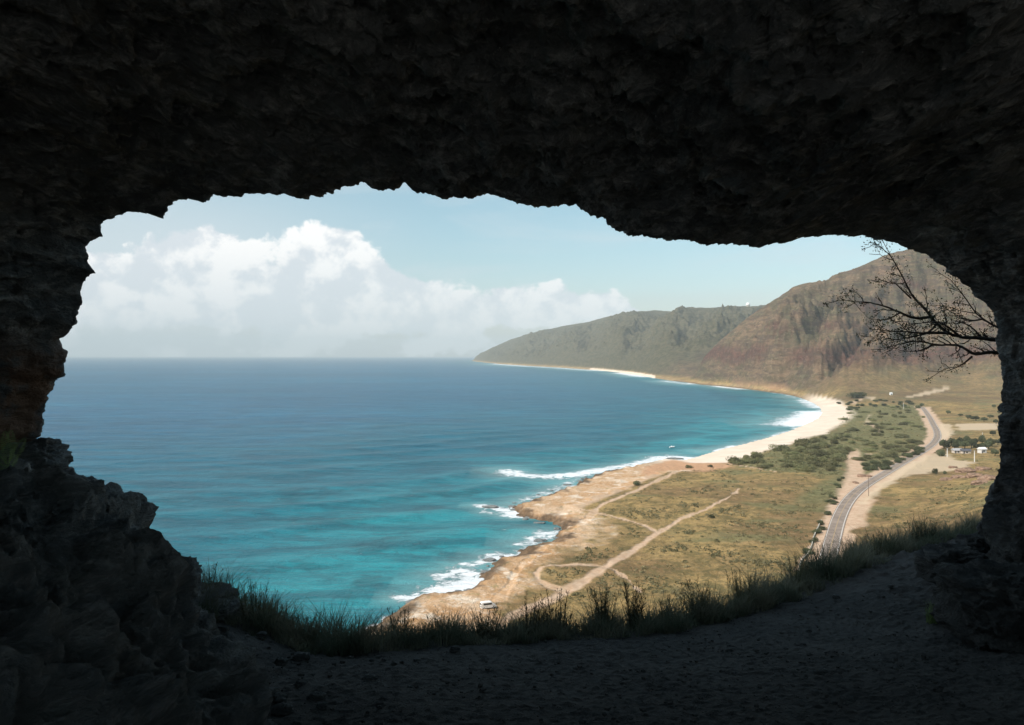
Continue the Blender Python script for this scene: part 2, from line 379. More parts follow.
def mountain(X, Y, T, prof, gx, gt, amp):
    s = X/np.maximum(Y, 1); yt = np.interp(s, T[0], T[1]); yc = np.interp(s, T[0], T[2]); zc = np.interp(s, T[0], T[3])
    zc = np.where(s < T[0][0], -50, zc)
    t = (Y-yt)/np.maximum(yc-yt, 30)
    t = np.where((t > 0) & (t < 1) & (prof is prof1), np.clip(t, 0, 1)**(1+.9*ss(.40, .58, s)), t)
    wn = .07*noise3(P3(X/260, Y/260, 7.))
    tt = np.clip(t+wn*np.clip(4*t*(1-t), 0, 1), 0, 1)
    hgt = np.maximum(zc-8, 0)
    z = 8+hgt*prof(tt)
    env = ss(.14, .42, t)*np.clip((1.02-t)*2.6, .05, 1)
    u = s*F/gx + gt*t
    g = .42*(ridged(P3(u, t*.9, 2.), 3, .42)-.45)+.75*fbm(P3(u*1.5, t*1.2, 6.), 3, .42)
    z = z + g*amp*env*np.clip(hgt/200, 0, 1.2)
    z = z + env*np.clip(hgt/150, 0, 1)*(amp*.55*fbm(P3(X/90, Y/90, 1.), 6, .64)+amp*.26*(ridged(P3(X/38, Y/38, 4.), 4, .6)-.4))
    back = np.maximum(t-1, 0)*(yc-yt)
    z = z-.30*back
    return np.where((t > 0) & (hgt > 0), z, -50), t, hgt
def land(X, Y, d=None, full=False):
    X = np.asarray(X, float); Y = np.asarray(Y, float)
    if d is None: d = coast_d(X, Y)
    bd = seg_dist(X, Y, beach_line); bw = ss(90, 25, bd)
    far = np.clip(Y/900, 1, 4)
    rocky = 2.6*ss(-1, 5*far, d)+1.6*ss(5, 120, d)
    bch = 4.0*ss(0, 75, d)
    h = rocky*(1-bw)+bch*bw
    h = h+.018*np.clip(d-120, 0, 700)*ss(.2, .45, X/np.maximum(Y, 1))
    s = X/np.maximum(Y, 1)
    h = h+38*ss(.44, .80, s)*ss(560, 230, Y)*ss(0, 60, d)
    und = ss(15, 60, d)
    h = h+und*(.9*fbm(P3(X/35, Y/35), 4)+.5*ridged(P3(X/9, Y/9, 5.), 3, .6)*ss(1500, 600, Y))+ss(1, 8, d)*ss(140, 60, d)*(1-bw)*.8*fbm(P3(X/7, Y/7, 9.), 4, .6)
    h = np.where(d < 0, np.maximum(-7, d*.10-.15), h)
    m1, t1, g1 = mountain(X, Y, M1, prof1, 70, -3.4, 104)
    m2, t2, g2 = mountain(X, Y, M2, prof2, 44, -1.2, 125)
    mm = np.maximum(m1, m2); w = ss(2, 70, d)
    hm = h+np.maximum(mm-h, 0)*w
    ng = near_ground(X, Y)
    out = np.maximum(hm, np.where(Y < 260, ng, -99))
    if full: return out, d, bw, t1, m1, g1, t2, m2, h
    return out
GRID = {}
def gz(X, Y):
    X = np.asarray(X, float); Y = np.asarray(Y, float)
    if not GRID: return land(X, Y)
    s = X/Y; a = np.clip(np.searchsorted(GRID['s'], s)-1, 0, len(GRID['s'])-2); b = np.clip(np.searchsorted(GRID['y'], Y)-1, 0, len(GRID['y'])-2)
    fa = np.clip((s-GRID['s'][a])/(GRID['s'][a+1]-GRID['s'][a]), 0, 1); fb = np.clip((Y-GRID['y'][b])/(GRID['y'][b+1]-GRID['y'][b]), 0, 1); h = GRID['h']
    return (h[b, a]*(1-fa)+h[b, a+1]*fa)*(1-fb)+(h[b+1, a]*(1-fa)+h[b+1, a+1]*fa)*fb
def to_ground(pts):
    pts = np.array(pts, float); z = np.full(len(pts), 4.0)
    if GRID:
        sx = (pts[:, 0]-CX)/F; sl = (pts[:, 1]-HY)/F; out = []
        a = np.clip(np.searchsorted(GRID['s'], sx)-1, 0, len(GRID['s'])-2)
        y = GRID['y']; k0 = np.searchsorted(y, 120)
        for i in range(len(pts)):
            fa = (sx[i]-GRID['s'][a[i]])/(GRID['s'][a[i]+1]-GRID['s'][a[i]])
            g = (GRID['h'][k0:, a[i]]*(1-fa)+GRID['h'][k0:, a[i]+1]*fa)-(H-sl[i]*y[k0:])
            j = int(np.argmax(g > 0)) if (g > 0).any() else len(g)-1
            if j > 0: t = -g[j-1]/(g[j]-g[j-1]+1e-9); yy = y[k0+j-1]+np.clip(t, 0, 1)*(y[k0+j]-y[k0+j-1])
            else: yy = y[k0]
            out.append((sx[i]*yy, yy, H-sl[i]*yy))
        return np.array(out)
    for _ in range(14):
        Y = (H-z)*F/(pts[:, 1]-HY); X = (pts[:, 0]-CX)/F*Y; z = z*.4+.6*gz(X, Y)
    return np.stack([X, Y, gz(X, Y)], -1)
def resample(L, step):
    L = np.asarray(L, float); seg = np.linalg.norm(np.diff(L[:, :2], axis=0), axis=1); c = np.concatenate([[0], np.cumsum(seg)])
    n = max(2, int(c[-1]/step)); t = np.linspace(0, c[-1], n)
    return np.stack([np.interp(t, c, L[:, k]) for k in range(L.shape[1])], -1)
def smooth(L, it=3):
    L = L.copy()
    for _ in range(it): L[1:-1] = .5*L[1:-1]+.25*(L[:-2]+L[2:])
    return L

# ------------------------------------------------------------------ traced ground features
road_px = [(822,585),(826,566),(828.5,556),(833,540),(837,523),(841,513),(846,504),(852,496),(862,487),(873.4,480.5),(888,472),(902.4,463),(914,456.5),(925,450),(934,443.5),(938,437),(937,431),(934,425.5),(930,418),(926,412),(922,407)]
rd = to_ground(road_px); road_line = smooth(resample(rd, 6), 12)
road_line[:, 2] = smooth(np.maximum(road_line[:, 2], 3.5)[:, None], 30)[:, 0]+.25
paths = [([(500,628),(507.6,616.5),(532,607),(557,597),(571,589),(587.6,579.7),(601,568),(621,558),(641,545.6),(654,534),(666,529),(683,516.7),(701.5,512.5),(714,504),(728,498),(738.7,488.5)], [2.6,2.8,3.2,3.4,3.2,2.8,2.6,2.4,2.4,2.2,1.8,1.8,1.5,1.3,1.3,1.0]),
 ([(657,533),(648,526),(625,520),(604,514.5),(582,509),(565,506)], 1.4),
 ([(565,592),(543.5,585),(532,575),(535,568),(554.5,564),(579,565.5),(597,565.5)], 1.7),
 ([(560,520),(571,507.6),(593,498),(615,489.7),(634.5,481),(655,474)], 6.0),
 ([(727,463.5),(750,467),(775,471.5)], 1.2),
 ([(497,600),(510,585),(516,570),(532,556),(545,545),(566,532),(584,522)], 2.0), ([(584,522),(600,505),(625,495),(655,482),(676,472)], 2.2), ([(600,566),(625,574),(640,592)], .8),
 ([(797,570),(803,556),(811,545)], 1.2),
 ([(851,449),(854,460),(856,470),(853,480),(848,492)], 6.5), ([(855,453),(866,454.5),(874,454.5)], 1.8),
 ([(868,500),(858,512),(856,525)], 5.0),
 ([(870,423),(881,432)], 2.5), ([(850,405),(866,398),(877,399)], 4.0)]
pale_polys = [[(956,424),(998,423.5),(999,429.5),(958,430.5)], [(905,397),(925,392),(944,387),(950,389),(935,393),(912,397.5)], [(864,425),(866,417),(870,415),(868,421),(866,425.5)], [(862,395),(876,398),(872,400),(862,397.5)],
   [(925,456),(945,452),(955,460),(975,462),(958,470),(935,472),(905,476),(885,488),(870,500),(860,505),(868,492),(900,468)], [(938,424),(951,424),(953,434),(944,440),(938,443)]]
bare_px = [(395,640),(492,632),(499,603),(520,590),(517,577),(522,564),(540,556),(548,548),(574,534),(588,518),(580,508),(596,497),(634,485),(646,475),(690,471),(722,467),(728,461),(700,452),(640,450),(500,470),(430,560),(380,600)]
beach_px = [(690,463),(727,463),(729,459),(743,457),(768,450),(790,444.5),(793,440),(808,436),(825.6,434),(831,428),(838,425),(841,416),(846,412),(837,404),(822,399),(808,395.3),(790,394),(770,391),(740,400),(700,440)]
orange_px = [(640,472),(655,464),(674,459),(690,463),(727,463),(732,468),(715,470),(700,471),(680,470),(660,471),(648,477)]
orange2_px = [(738,386.5),(745,381),(760,380),(775,384),(790,388),(786,392),(760,389)]
green_polys = [[(728,459),(768,451),(790,445),(808,437),(836,430),(842,416),(850,408),(880,404),(920,405),(925,415),(932,430),(930,440),(915,448),(890,462),(868,474),(858,473),(856,462),(848,470),(842,476),(760,470),(727,463)]]

# ------------------------------------------------------------------ land sheet
def build_land():
    px = np.concatenate([np.arange(-420, -40, 9.), np.arange(-40, 1075, 1.15), np.arange(1075, 1500, 9.)])
    s = (px-CX)/F
    near = np.linspace(24, 150, 60)
    mid = (H-4)*F/np.arange((H-4)*F/151, (H-4)*F/1500, -.95)
    farr = 1500*np.exp(np.arange(0, math.log(12500/1500), .0048))
    Yr = np.concatenate([near, mid, farr])
    S, Y = np.meshgrid(s, Yr); X = S*Y
    d = coast_d(X, Y)
    h, d, bw, t1, m1, g1, t2, m2, hp = land(X, Y, d, True)
    # bed of the road
    sel = (Y < 1500) & (X > 60)
    xs, ys = X[sel], Y[sel]
    dr = seg_dist(xs, ys, road_line[:, :2])
    near_i = np.zeros(len(xs), int); bd = np.full(len(xs), 1e18)
    for i in range(len(road_line)):
        q = (xs-road_line[i, 0])**2+(ys-road_line[i, 1])**2; m = q < bd; bd[m] = q[m]; near_i[m] = i
    w = ss(13, 6.5, dr); hh = h[sel]; hh = hh*(1-w)+(road_line[near_i, 2]-.16)*w; h[sel] = hh
    GRID.update(s=s, y=Yr, h=h)
    A = np.zeros(h.shape+(3,)); B = np.zeros_like(A); C = np.zeros_like(A)
    hmix = np.maximum(m1, m2); B[..., 0] = ss(-4, 6, hmix-hp+8*noise3(P3(X/60, Y/60)))*np.where(Y > 1300, ss(5, 15, h+3*noise3(P3(X/40, Y/120))), 1)
    B[..., 0] *= 1-.62*ss(.34, .14, t1)*(m1 > m2)
    nse = fbm(P3(X/12, Y/12), 4)
    nf = Y < 2400; Xn, Yn = X[nf], Y[nf]; nn = nse[nf]; dn = d[nf]
    def pg(pl, soft, namp=0):
        L = to_ground(pl)[:, :2]; dd = seg_dist(Xn, Yn, L, True); ins = inside(Xn, Yn, L); dd = np.where(ins, dd, -dd)+namp*nn
        return ss(-soft, soft, dd)
    bare = pg(bare_px, 2, 9); rim = ss(26, 9, dn+16*nn)*(Yn < 1000)
    bare = np.maximum(bare, rim)
    beach = np.maximum(pg(beach_px, 3, 8)*ss(8, 5.5, h[nf]), ss(46, 32, dn+6*nn)*bw[nf])*ss(8, 5.5, h[nf])*ss(1520, 1300, Yn)
    dirt = np.zeros(len(Xn))
    for pl, wd in paths:
        g = to_ground(pl); wd = np.broadcast_to(np.resize(wd, len(g)), (len(g),)).astype(float)
        g = smooth(resample(np.hstack([g, wd[:, None]]), 7), 1)
        if len(g) < 2: continue
        dd = seg_dist(Xn, Yn, g[:, :2]); q = np.argmin((Xn[::1, None]-g[None, ::3, 0])**2+(Yn[::1, None]-g[None, ::3, 1])**2, axis=1) if len(g) > 30 else None; ww = g[::3, 3][q] if q is not None else float(np.mean(g[:, 3]))
        if len(g) > 12:
            k = np.argmin((Xn[:, None]-g[::4, 0])**2+(Yn[:, None]-g[::4, 1])**2, axis=1) if len(Xn) < 1 else None
        dirt = np.maximum(dirt, ss(ww*1.15, ww*.45, dd+2.6*nn)*(.75+.5*np.clip(nn+.3, 0, .5)))
    dirt = np.maximum(dirt, ss(10.5, 7, seg_dist(Xn, Yn, road_line[:, :2])+5*nn+2*ss(500, 300, Yn)))
    green = np.zeros(len(Xn))
    for p in green_polys: green = np.maximum(green, pg(p, 6, 25))
    vg = fbm(P3(Xn/55, Yn/30, 4.), 4)
    green = np.maximum(green, ss(.12, .30, vg)*.8)
    green = np.maximum(green, ss(16, 7, seg_dist(Xn, Yn, road_line[:, :2]+np.array([-13., 2.])))*ss(350, 420, Yn))
    pale = np.zeros(len(Xn))
    for p in pale_polys: pale = np.maximum(pale, pg(p, 2, 7))
    pale *= .85
    pxn = CX+F*Xn/np.maximum(Yn, 1); org = np.maximum(pg(orange_px, 3, 8), ss(728, 742, pxn)*ss(795, 780, pxn)*(Yn > 1350)*ss(22, 12, h[nf])*(dn > 12)*.38)
    wet = ss(8, 2.5, dn+9*nn)*(1-beach)
    A[..., 0][nf] = beach; A[..., 1][nf] = dirt; B[..., 2][nf] = bare*(1-beach); B[..., 1][nf] = green
    C[..., 0][nf] = org; C[..., 1][nf] = wet*.95*(Yn < 1100)+wet*.8*(Yn >= 1100)*ss(10, 5, h[nf]); C[..., 2][nf] = pale
    # far shore sand strip and reddish bank
    fr = ~nf
    pxv = CX+F*X/Y
    low = ss(15, 8, h)
    A[..., 0] = np.where(fr & (h < 7) & (d > -2) & (d < 24+26*nse) & (pxv > 590) & (pxv < 655), 1, A[..., 0])
    B[..., 2] = np.where(fr & (h < 6) & (d > -2) & (d < 25) & ((pxv <= 595) | (pxv >= 655)), .15, B[..., 2])
    B[..., 2] = np.where((Y > 1300) & (h < 8) & (d > 0) & (d < 14+14*nse) & (pxv < 800), .2, B[..., 2])
    # cliff bands
    tw = t1+.05*noise3(P3(X/240, Y/240, 7.))*1.4
    zz = h+16*noise3(P3(X/150, Y/150, 7.))+7*noise3(P3(X/35, Y/35, 2.))
    band = ss(54, 62, zz)*ss(104, 90, zz)*ss(-.50, -.15, noise3(P3(X/210, Y/210, 1.)))
    band = np.maximum(band, ss(128, 133, zz)*ss(150, 143, zz)*ss(-.1, .2, noise3(P3(X/160, Y/160, 5.))))
    band = np.maximum(band, ss(176, 180, zz)*ss(205, 196, zz)*ss(.0, .3, noise3(P3(X/180, Y/180, 8.))))
    band = np.maximum(band, ss(238, 242, zz)*ss(262, 255, zz)*ss(-.05, .25, noise3(P3(X/180, Y/180, 3.))))
    A[..., 2] = band*(t1 > 0)*(g1 > 40)
    keepv = d > -90
    k = keepv[:-1, :-1] | keepv[1:, 1:] | keepv[:-1, 1:] | keepv[1:, :-1]
    V = np.stack([X, Y, h], -1).reshape(-1, 3)
    Q = grid_faces(*X.shape, keep=k)
    V, Q, at = compact(V, Q, {'maskA': A.reshape(-1, 3), 'maskB': B.reshape(-1, 3), 'maskC': C.reshape(-1, 3)})
    o = mesh_np('ground', V, Q, M['land'], attrs=at); tag(o, kind='structure')
    return o
build_land()

# ------------------------------------------------------------------ sea
surf = [([(507.6,471.5),(518,474),(530,476.5),(545,477.5),(563,476.5),(580,474),(593,472),(615,468),(640,463.5),(660,458)], 5, 1.0),
 ([(512,505),(527,500),(543,494),(556,489),(566,484),(580,478)], 3, .7), ([(483,506.5),(497,508),(510,511.5),(520,516)], 2.6, 1.0), ([(484,511),(500,514),(512,517)], 1.6, .8),
 ([(528,543),(540,538),(552,533)], 3.6, .85), ([(517,556),(530,550),(545,545)], 2.6, .8), ([(496,556),(507,557),(517,560)], 3.2, 1.0), ([(462,566),(475,564),(486,562),(496,556)], 2.6, .8),
 ([(447,577),(460,571),(473,572),(480,580)], 3.2, .95), ([(450,590),(462,584),(474,581)], 4.2, 1.1), ([(440,595),(452,594),(468,590)], 2.6, 1.0), ([(400,598),(410,597),(420,598.5),(436,596)], 1.8, 1.0),
 ([(796,424.5),(806,421),(815,416.5),(821,412.5)], 15, 1.2), ([(804,400),(812,404),(819,408)], 9, .9), ([(790,396),(797,398.5)], 8, .6), ([(716,385.5),(728,387.5),(744,389)], 12, 1.0), ([(620,373),(632,374.6),(645,376.8)], 22, 1.0), ([(664,381),(680,383),(694,384.6)], 14, .8),
 ([(540,367),(560,368.2),(600,371)], 26, .8), ([(495,364),(515,365.5),(530,366.5)], 40, .8), ([(700,452),(727,447.6),(760,440),(790,431)], 3.5, .55), ([(640,464),(660,459),(674,456.5),(686,458)], 5, .9)]
def build_sea():
    px = np.concatenate([np.arange(-500, -40, 14.), np.arange(-40, 1075, 1.6), np.arange(1075, 1600, 14.)])
    s = (px-CX)/F
    dy = np.concatenate([np.arange(1100, 300, -12.), np.arange(300, 20, -1.0), np.arange(20, 5, -.5), np.arange(5, 1.9, -.2), [1.9]])
    Yr = H*F/dy
    S, Y = np.meshgrid(s, Yr); X = S*Y
    d = -coast_d(X, Y)
    z = np.zeros_like(X)
    # swell: rolling in toward the shore, steeper in the shallows
    wn = noise3(P3(X/160, Y/160))
    ph = (Y*.83-X*.55)/56*2*math.pi+3.0*wn+1.2*noise3(P3(X/60, Y/60, 9.))
    crest = (.5+.5*np.sin(ph))**2.2-.35
    amp = .5+1.7*ss(380, 110, d)
    z += amp*crest*ss(3500, 900, Y)*np.clip(.65+.9*noise3(P3(X/130, Y/130, 4.)), .1, 1.3)+.28*fbm(P3(X/9, Y/5, 2.), 4, .6)*ss(1400, 500, Y)
    z *= ss(0, 26, d); n = fbm(P3(X/90, Y/90, 6.), 4)
    sh = .50*ss(650, 120, d+170*n)+.38*ss(150, 10, d+55*n)
    pxv = CX+F*X/np.maximum(Y, 1)
    bay = ss(600, 700, pxv)*ss(500, 20, d)*ss(1600, 900, Y)
    sh = np.clip(sh+.22*bay+.16*ss(700, 250, Y), 0, 1)
    foam = np.zeros_like(X); hz = np.zeros_like(X)
    for L, w, a in surf:
        g = np.array([pix0(*p) for p in L]); x0, y0 = g.min(0)-w*5; x1, y1 = g.max(0)+w*5
        sel = (X > x0) & (X < x1) & (Y > y0) & (Y < y1)
        dd = seg_dist(X[sel], Y[sel], resample(g, 5))
        foam[sel] = np.maximum(foam[sel], a*.80*np.exp(-(dd/(w*2.7))**2)); hz[sel] = np.maximum(hz[sel], np.exp(-(dd/(w*4.5))**2))
    edge = np.exp(-(np.clip(d, 0, 99)/np.clip(Y/140, 1.9, 9))**2)*.78*ss(-.35, .4, noise3(P3(X/40, Y/40, 3.)))
    foam = np.maximum(foam, edge)
    A = np.stack([sh, foam, np.maximum(hz*.8, edge*.5)], -1)
    keepv = d > -60
    k = keepv[:-1, :-1] | keepv[1:, 1:] | keepv[:-1, 1:] | keepv[1:, :-1]
    Q = grid_faces(*X.shape, keep=k); V = np.stack([X, Y, z], -1).reshape(-1, 3)
    V, Q, at = compact(V, Q, {'sea': A.reshape(-1, 3)})
    tag(mesh_np('sea', V, Q, M['sea'], attrs=at), kind='structure')
build_sea()

# ------------------------------------------------------------------ road
def ribbon(name, line, off0, off1, dz, mat, dash=None, parent=None):
    t = np.gradient(line[:, :2], axis=0); t /= np.linalg.norm(t, axis=1)[:, None]; nrm = np.stack([t[:, 1], -t[:, 0]], -1)   # right side
    a = np.hstack([line[:, :2]+nrm*off0, line[:, 2:3]+dz]); b = np.hstack([line[:, :2]+nrm*off1, line[:, 2:3]+dz])
    n = len(line); V = np.vstack([a, b]); Q = [[i, i+1, n+i+1, n+i] for i in range(n-1) if not dash or (i//dash) % 2 == 0]
    return mesh_np(name, V, Q, mat, parent)
rl = smooth(resample(road_line, 3.0), 4)
W = 3.2
r0 = ribbon('road', rl, -W, W, 0, M['asphalt']); tag(r0, kind='structure')
tag(ribbon('road_edge_line', rl, W-.75, W-.35, .006, M['line']), kind='structure')
tag(ribbon('road_edge_line', rl, -W+.3, -W+.6, .006, M['line']), kind='structure')
tag(ribbon('road_centre_line', rl, -.15, .15, .006, M['yline']), kind='structure')

# ------------------------------------------------------------------ cave
outline_px = [(-30,760),(-25,700),(-15,620),(0,540),(12,480),(24,450),(33,440),(37,435.5),(41,423),(45.5,398),(52,382),(62,375.5),(60,365),(64,353),(60,342),(72,324),(79,305),(79,291),(85,280),(95,272),(89,262),(86,245),(101,235),(101,226.5),(112,218),(128,213),(145,214),(161,218),(165.5,208),(176,197.6),
 (190,199),(205,201),(213,194.7),(228,196),(244,194.7),(265,193),(281,192.6),(295,197),(312,195),(330,192),(333,188),(352,185),(360,180),(370,186),(382,188),(395,188),(404,181),(412,189),(430,192),(446,193),(462,196),(480,192),(500,194),(512,199),(527,203),(542,204),(560,204),(577,201),(587,210),(597,216),(607,220),(617,228),(627,234),(642,234),(657,237),
 (680,239),(707,244),(732,241),(747,244),(762,246),(775,242),(787,242),(802,237),(820,235.5),(837,235),(855,235),(872,236),(890,240),(909,247.6),(928,255.5),(947,267.5),(965,283),(979,298),(992,312),(997,328),(999,352),(1003,371),(1004,389),(1003.5,401),(999,418),(999,432),(1000.5,453),(997,473.5),(993,490),(985,511),(979,530),(975,560),(975,620),(980,700),(990,760)]
def build_cave():
    L = resample(np.array(outline_px, float), 1.55); N = len(L)
    px, py = L[:, 0], L[:, 1]
    pc = ss(200, 900, px)
    Ym = 11+1.7*ss(650, 1000, px)+.35*fbm(P3(px/70, py/70), 3)
    Wx = (px-CX)/F*Ym; Wz = (HY-py)/F*Ym
    # rings: from a rear opening, added behind the camera to let light in, to the lip, then round the outside
    us = np.concatenate([np.linspace(0, 1, 330)**1.0])
    rings = []; axz = -1.2
    def soft(a, w):
        p = np.pad(a, w, mode='edge'); k = np.hanning(2*w+1); k /= k.sum(); return np.convolve(p, k, 'valid')
    Sx, Sz = soft(Wx, 60), soft(Wz, 60); Wx0, Wz0 = Wx, Wz
    def ring(dy, e, ez=None, absY=None):
        ez = e if ez is None else ez
        b = float(ss(.05, .9, dy)) if dy < 7.6 else 1.0; Wx = Wx0*(1-b)+Sx*b; Wz = Wz0*(1-b)+Sz*b
        Yk = (Ym-dy) if absY is None else np.full(N, absY)
        return np.stack([Wx*e, Yk, axz+(Wz-axz)*ez], -1)
    dys = np.concatenate([[14.5, 14.3, 14, 13, 12, 11, 10, 9, 8.2], np.linspace(7.5, 0, 330)**1.0])
    e_of = lambda q: np.interp(q, [0, .12, .5, 1.5, 3, 5, 8, 13, 18, 21, 23, 23.5], [1, 1.008, 1.045, 1.11, 1.19, 1.28, 1.36, 1.36, 1.15, .95, .9, .9])
    dys[9:] = 7.5*np.linspace(1, 0, 330)**1.25
    G = np.array([ring(q, e_of(q)) for q in dys])
    outer = [ring(-.15, 1.012), ring(-.28, 1.05), ring(-.3, 1.12), ring(-.2, 1.25), ring(0, 1.5), ring(.6, 2.0), ring(1.2, 3.0), ring(2.4, 4.6), ring(8, 5.6), ring(12, 5.4), ring(14.2, 4.), ring(14.9, 2.5), ring(14.7, 1.40)]
    G = np.concatenate([G, np.array(outer)])
    R = G.shape[0]
    depth = np.concatenate([dys, -np.ones(len(outer))])[:, None]*np.ones(N)
    rad = G-np.array([0, 0, axz]); rad[..., 1] = 0; rad /= np.linalg.norm(rad, axis=-1)[..., None]+1e-6
    p = G.copy(); p[..., 1] *= .55; p[..., 2] *= 1.0
    big = fbm(p/2.3, 3, .5); rd_ = ridged(np.stack([p[..., 0]*.75, p[..., 1]*1.25, p[..., 2]*1.5], -1)/1.1, 5, .58); fine = fbm(G/.22, 5, .68); crk = ridged(G/.55+9, 3, .55)
    inn = np.clip(depth/1.2, 0, 1); inn = np.where(depth < 0, .15, inn)
    disp = -(.50*inn*big*1.0 + .50*inn*(rd_-.35)) - (.085+.02*inn)*fine*1.6 - (.05+.06*inn)*(crk-.4)
    # keep the lip on its traced outline
    G = G+rad*disp[..., None]
    G[..., 1] += (.10+.15*inn)*fbm(G/.5+31, 3)
    G[..., 2] += H
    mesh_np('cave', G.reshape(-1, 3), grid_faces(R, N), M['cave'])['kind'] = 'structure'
build_cave()

def build_floor():
    xs = np.concatenate([np.linspace(-16, -6, 30), np.linspace(-5.98, 9, 620), np.linspace(9.1, 22, 60)])
    ys = np.concatenate([np.linspace(-16, 4, 40), np.linspace(4.02, 14, 480), np.linspace(14.05, 25, 120)])
    X, Y = np.meshgrid(xs, ys); Z = near_ground(X, Y)
    Z = Z+.10*fbm(P3(X/1.6, Y/1.6), 3)+.028*fbm(P3(X/.35, Y/.35, 3.), 4, .7)+.03*np.maximum(noise3(P3(X/.07, Y/.07, 6.)), 0)
    # loose rubble toward the walls
    Z = Z+.12*np.maximum(fbm(P3(X/.28, Y/.28, 8.), 3), 0)*(ss(-2.2, -4.2, X)+ss(5.0, 6.6, X)+.4*ss(2, 4, X)*ss(10, 12, Y))
    tag(mesh_np('cave_floor', np.stack([X, Y, Z], -1).reshape(-1, 3), grid_faces(*X.shape), M['floor']), kind='structure')
build_floor()

# rock bank on the left
def build_bank():
    U, Vn = 620, 560
    uu = np.linspace(0, 1, U); yy = np.linspace(0.2, 12.2, Vn)
    UU, YY = np.meshgrid(uu, yy)
    xb = np.interp(YY, [0, 4.5, 6, 7.2, 8.4, 9.5, 10.4, 12.2], [-.6, -.82, -1.32, -2.05, -2.80, -3.10, -3.50, -4.3])
    # section: outward offset and height above the floor
    ox = np.interp(UU, [0, .12, .26, .38, .5, .62, .76, 1.0], [.15, 0, -.30, -.55, -.85, -1.5, -2.4, -6.0])-.52
    oz = np.interp(UU, [0, .12, .26, .38, .5, .62, .76, 1.0], [-.45, -.08, .48, .82, 1.22, 1.66, 1.80, 1.95])
    near = ss(8.8, 4.5, YY)
    oz = np.where(oz > 0, oz*(1-.30*near), oz)
    X = xb+ox; Z = H-(1.6+.195*np.minimum(YY, 10.6))+oz
    G = np.stack([X, YY, Z], -1)
    nrm = np.cross(np.gradient(G, axis=1), np.gradient(G, axis=0)); nrm /= np.linalg.norm(nrm, axis=-1)[..., None]+1e-9
    if nrm[..., 2].mean() < 0: nrm = -nrm
    q = G*np.array([1.1, .8, 1.5])
    b = ridged(q/1.7+4, 3, .5)-.4; c = ridged(G/.62+2, 4, .55)-.4; f = fbm(G/.12, 4, .6); lump = fbm(q/1.0+8, 3)
    ter = np.abs(((G[..., 2]*1.9+.9*noise3(G/1.2)) % 1)-.5)
    w = ss(0, .12, UU)
    G = G+nrm*(w*(.66*lump+.32*b+.24*c+.09*(ter-.25))+.035*f)[..., None]
    o = mesh_np('rock_bank', G.reshape(-1, 3), grid_faces(*X.shape), M['rock'])
    tag(o, 'dark craggy rock bank rising at the left inside the cave mouth, fern at its back', 'rock')
build_bank()

def blob_rock(name, c, size, seed, label, group=None, mat=None, res=(90, 140), rough=.30, rz=0, cat='rock'):
    th = np.linspace(0.02, math.pi-.02, res[0]); ph = np.linspace(0, 2*math.pi, res[1])
    PH, TH = np.meshgrid(ph, th)
    D = np.stack([np.sin(TH)*np.cos(PH), np.sin(TH)*np.sin(PH), np.cos(TH)], -1)
    D4 = np.sign(D)*np.abs(D)**.75
    q = D*1.3+seed*7.1
    r = 1+rough*(fbm(q, 3)*1.3+ (ridged(q*1.8, 4, .55)-.4)*.8)+.06*fbm(D*9+seed, 4, .65)
    V = D4*r[..., None]*np.array(size)
    o = mesh_np(name, V.reshape(-1, 3), grid_faces(*PH.shape), mat or M['rock']); o.location = c; o.rotation_euler = (0, 0, rz)
    tag(o, label, cat, group)
    return o
def at(px, py, Y): return ((px-CX)/F*Y, Y, H+(HY-py)/F*Y)
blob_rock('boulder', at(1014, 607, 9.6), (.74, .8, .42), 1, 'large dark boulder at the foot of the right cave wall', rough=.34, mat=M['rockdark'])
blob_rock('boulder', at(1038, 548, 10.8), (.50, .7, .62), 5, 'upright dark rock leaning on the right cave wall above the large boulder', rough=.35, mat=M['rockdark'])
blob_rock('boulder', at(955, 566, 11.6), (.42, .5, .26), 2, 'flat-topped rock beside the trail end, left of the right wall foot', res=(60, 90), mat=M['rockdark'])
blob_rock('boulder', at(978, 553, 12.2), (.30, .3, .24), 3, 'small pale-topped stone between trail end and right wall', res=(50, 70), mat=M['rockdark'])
blob_rock('boulder', at(220, 612, 9.9), (.26, .3, .11), 4, 'low dark rock between the left bank and the grass', res=(50, 70))
blob_rock('boulder', at(182, 582, 9.7), (.17, .3, .26), 6, 'knobbly dark rock on the right shoulder of the left bank', res=(60, 80))
blob_rock('boulder', at(24, 461, 10.9), (.52, .4, .26), 9, 'rounded dark ledge rock below the reddish wall at far left', res=(60, 80))
blob_rock('boulder', at(45, 447, 10.9), (.16, .2, .11), 10, 'small reddish knob of rock jutting over the sea at far left', res=(40, 60), rough=.4)
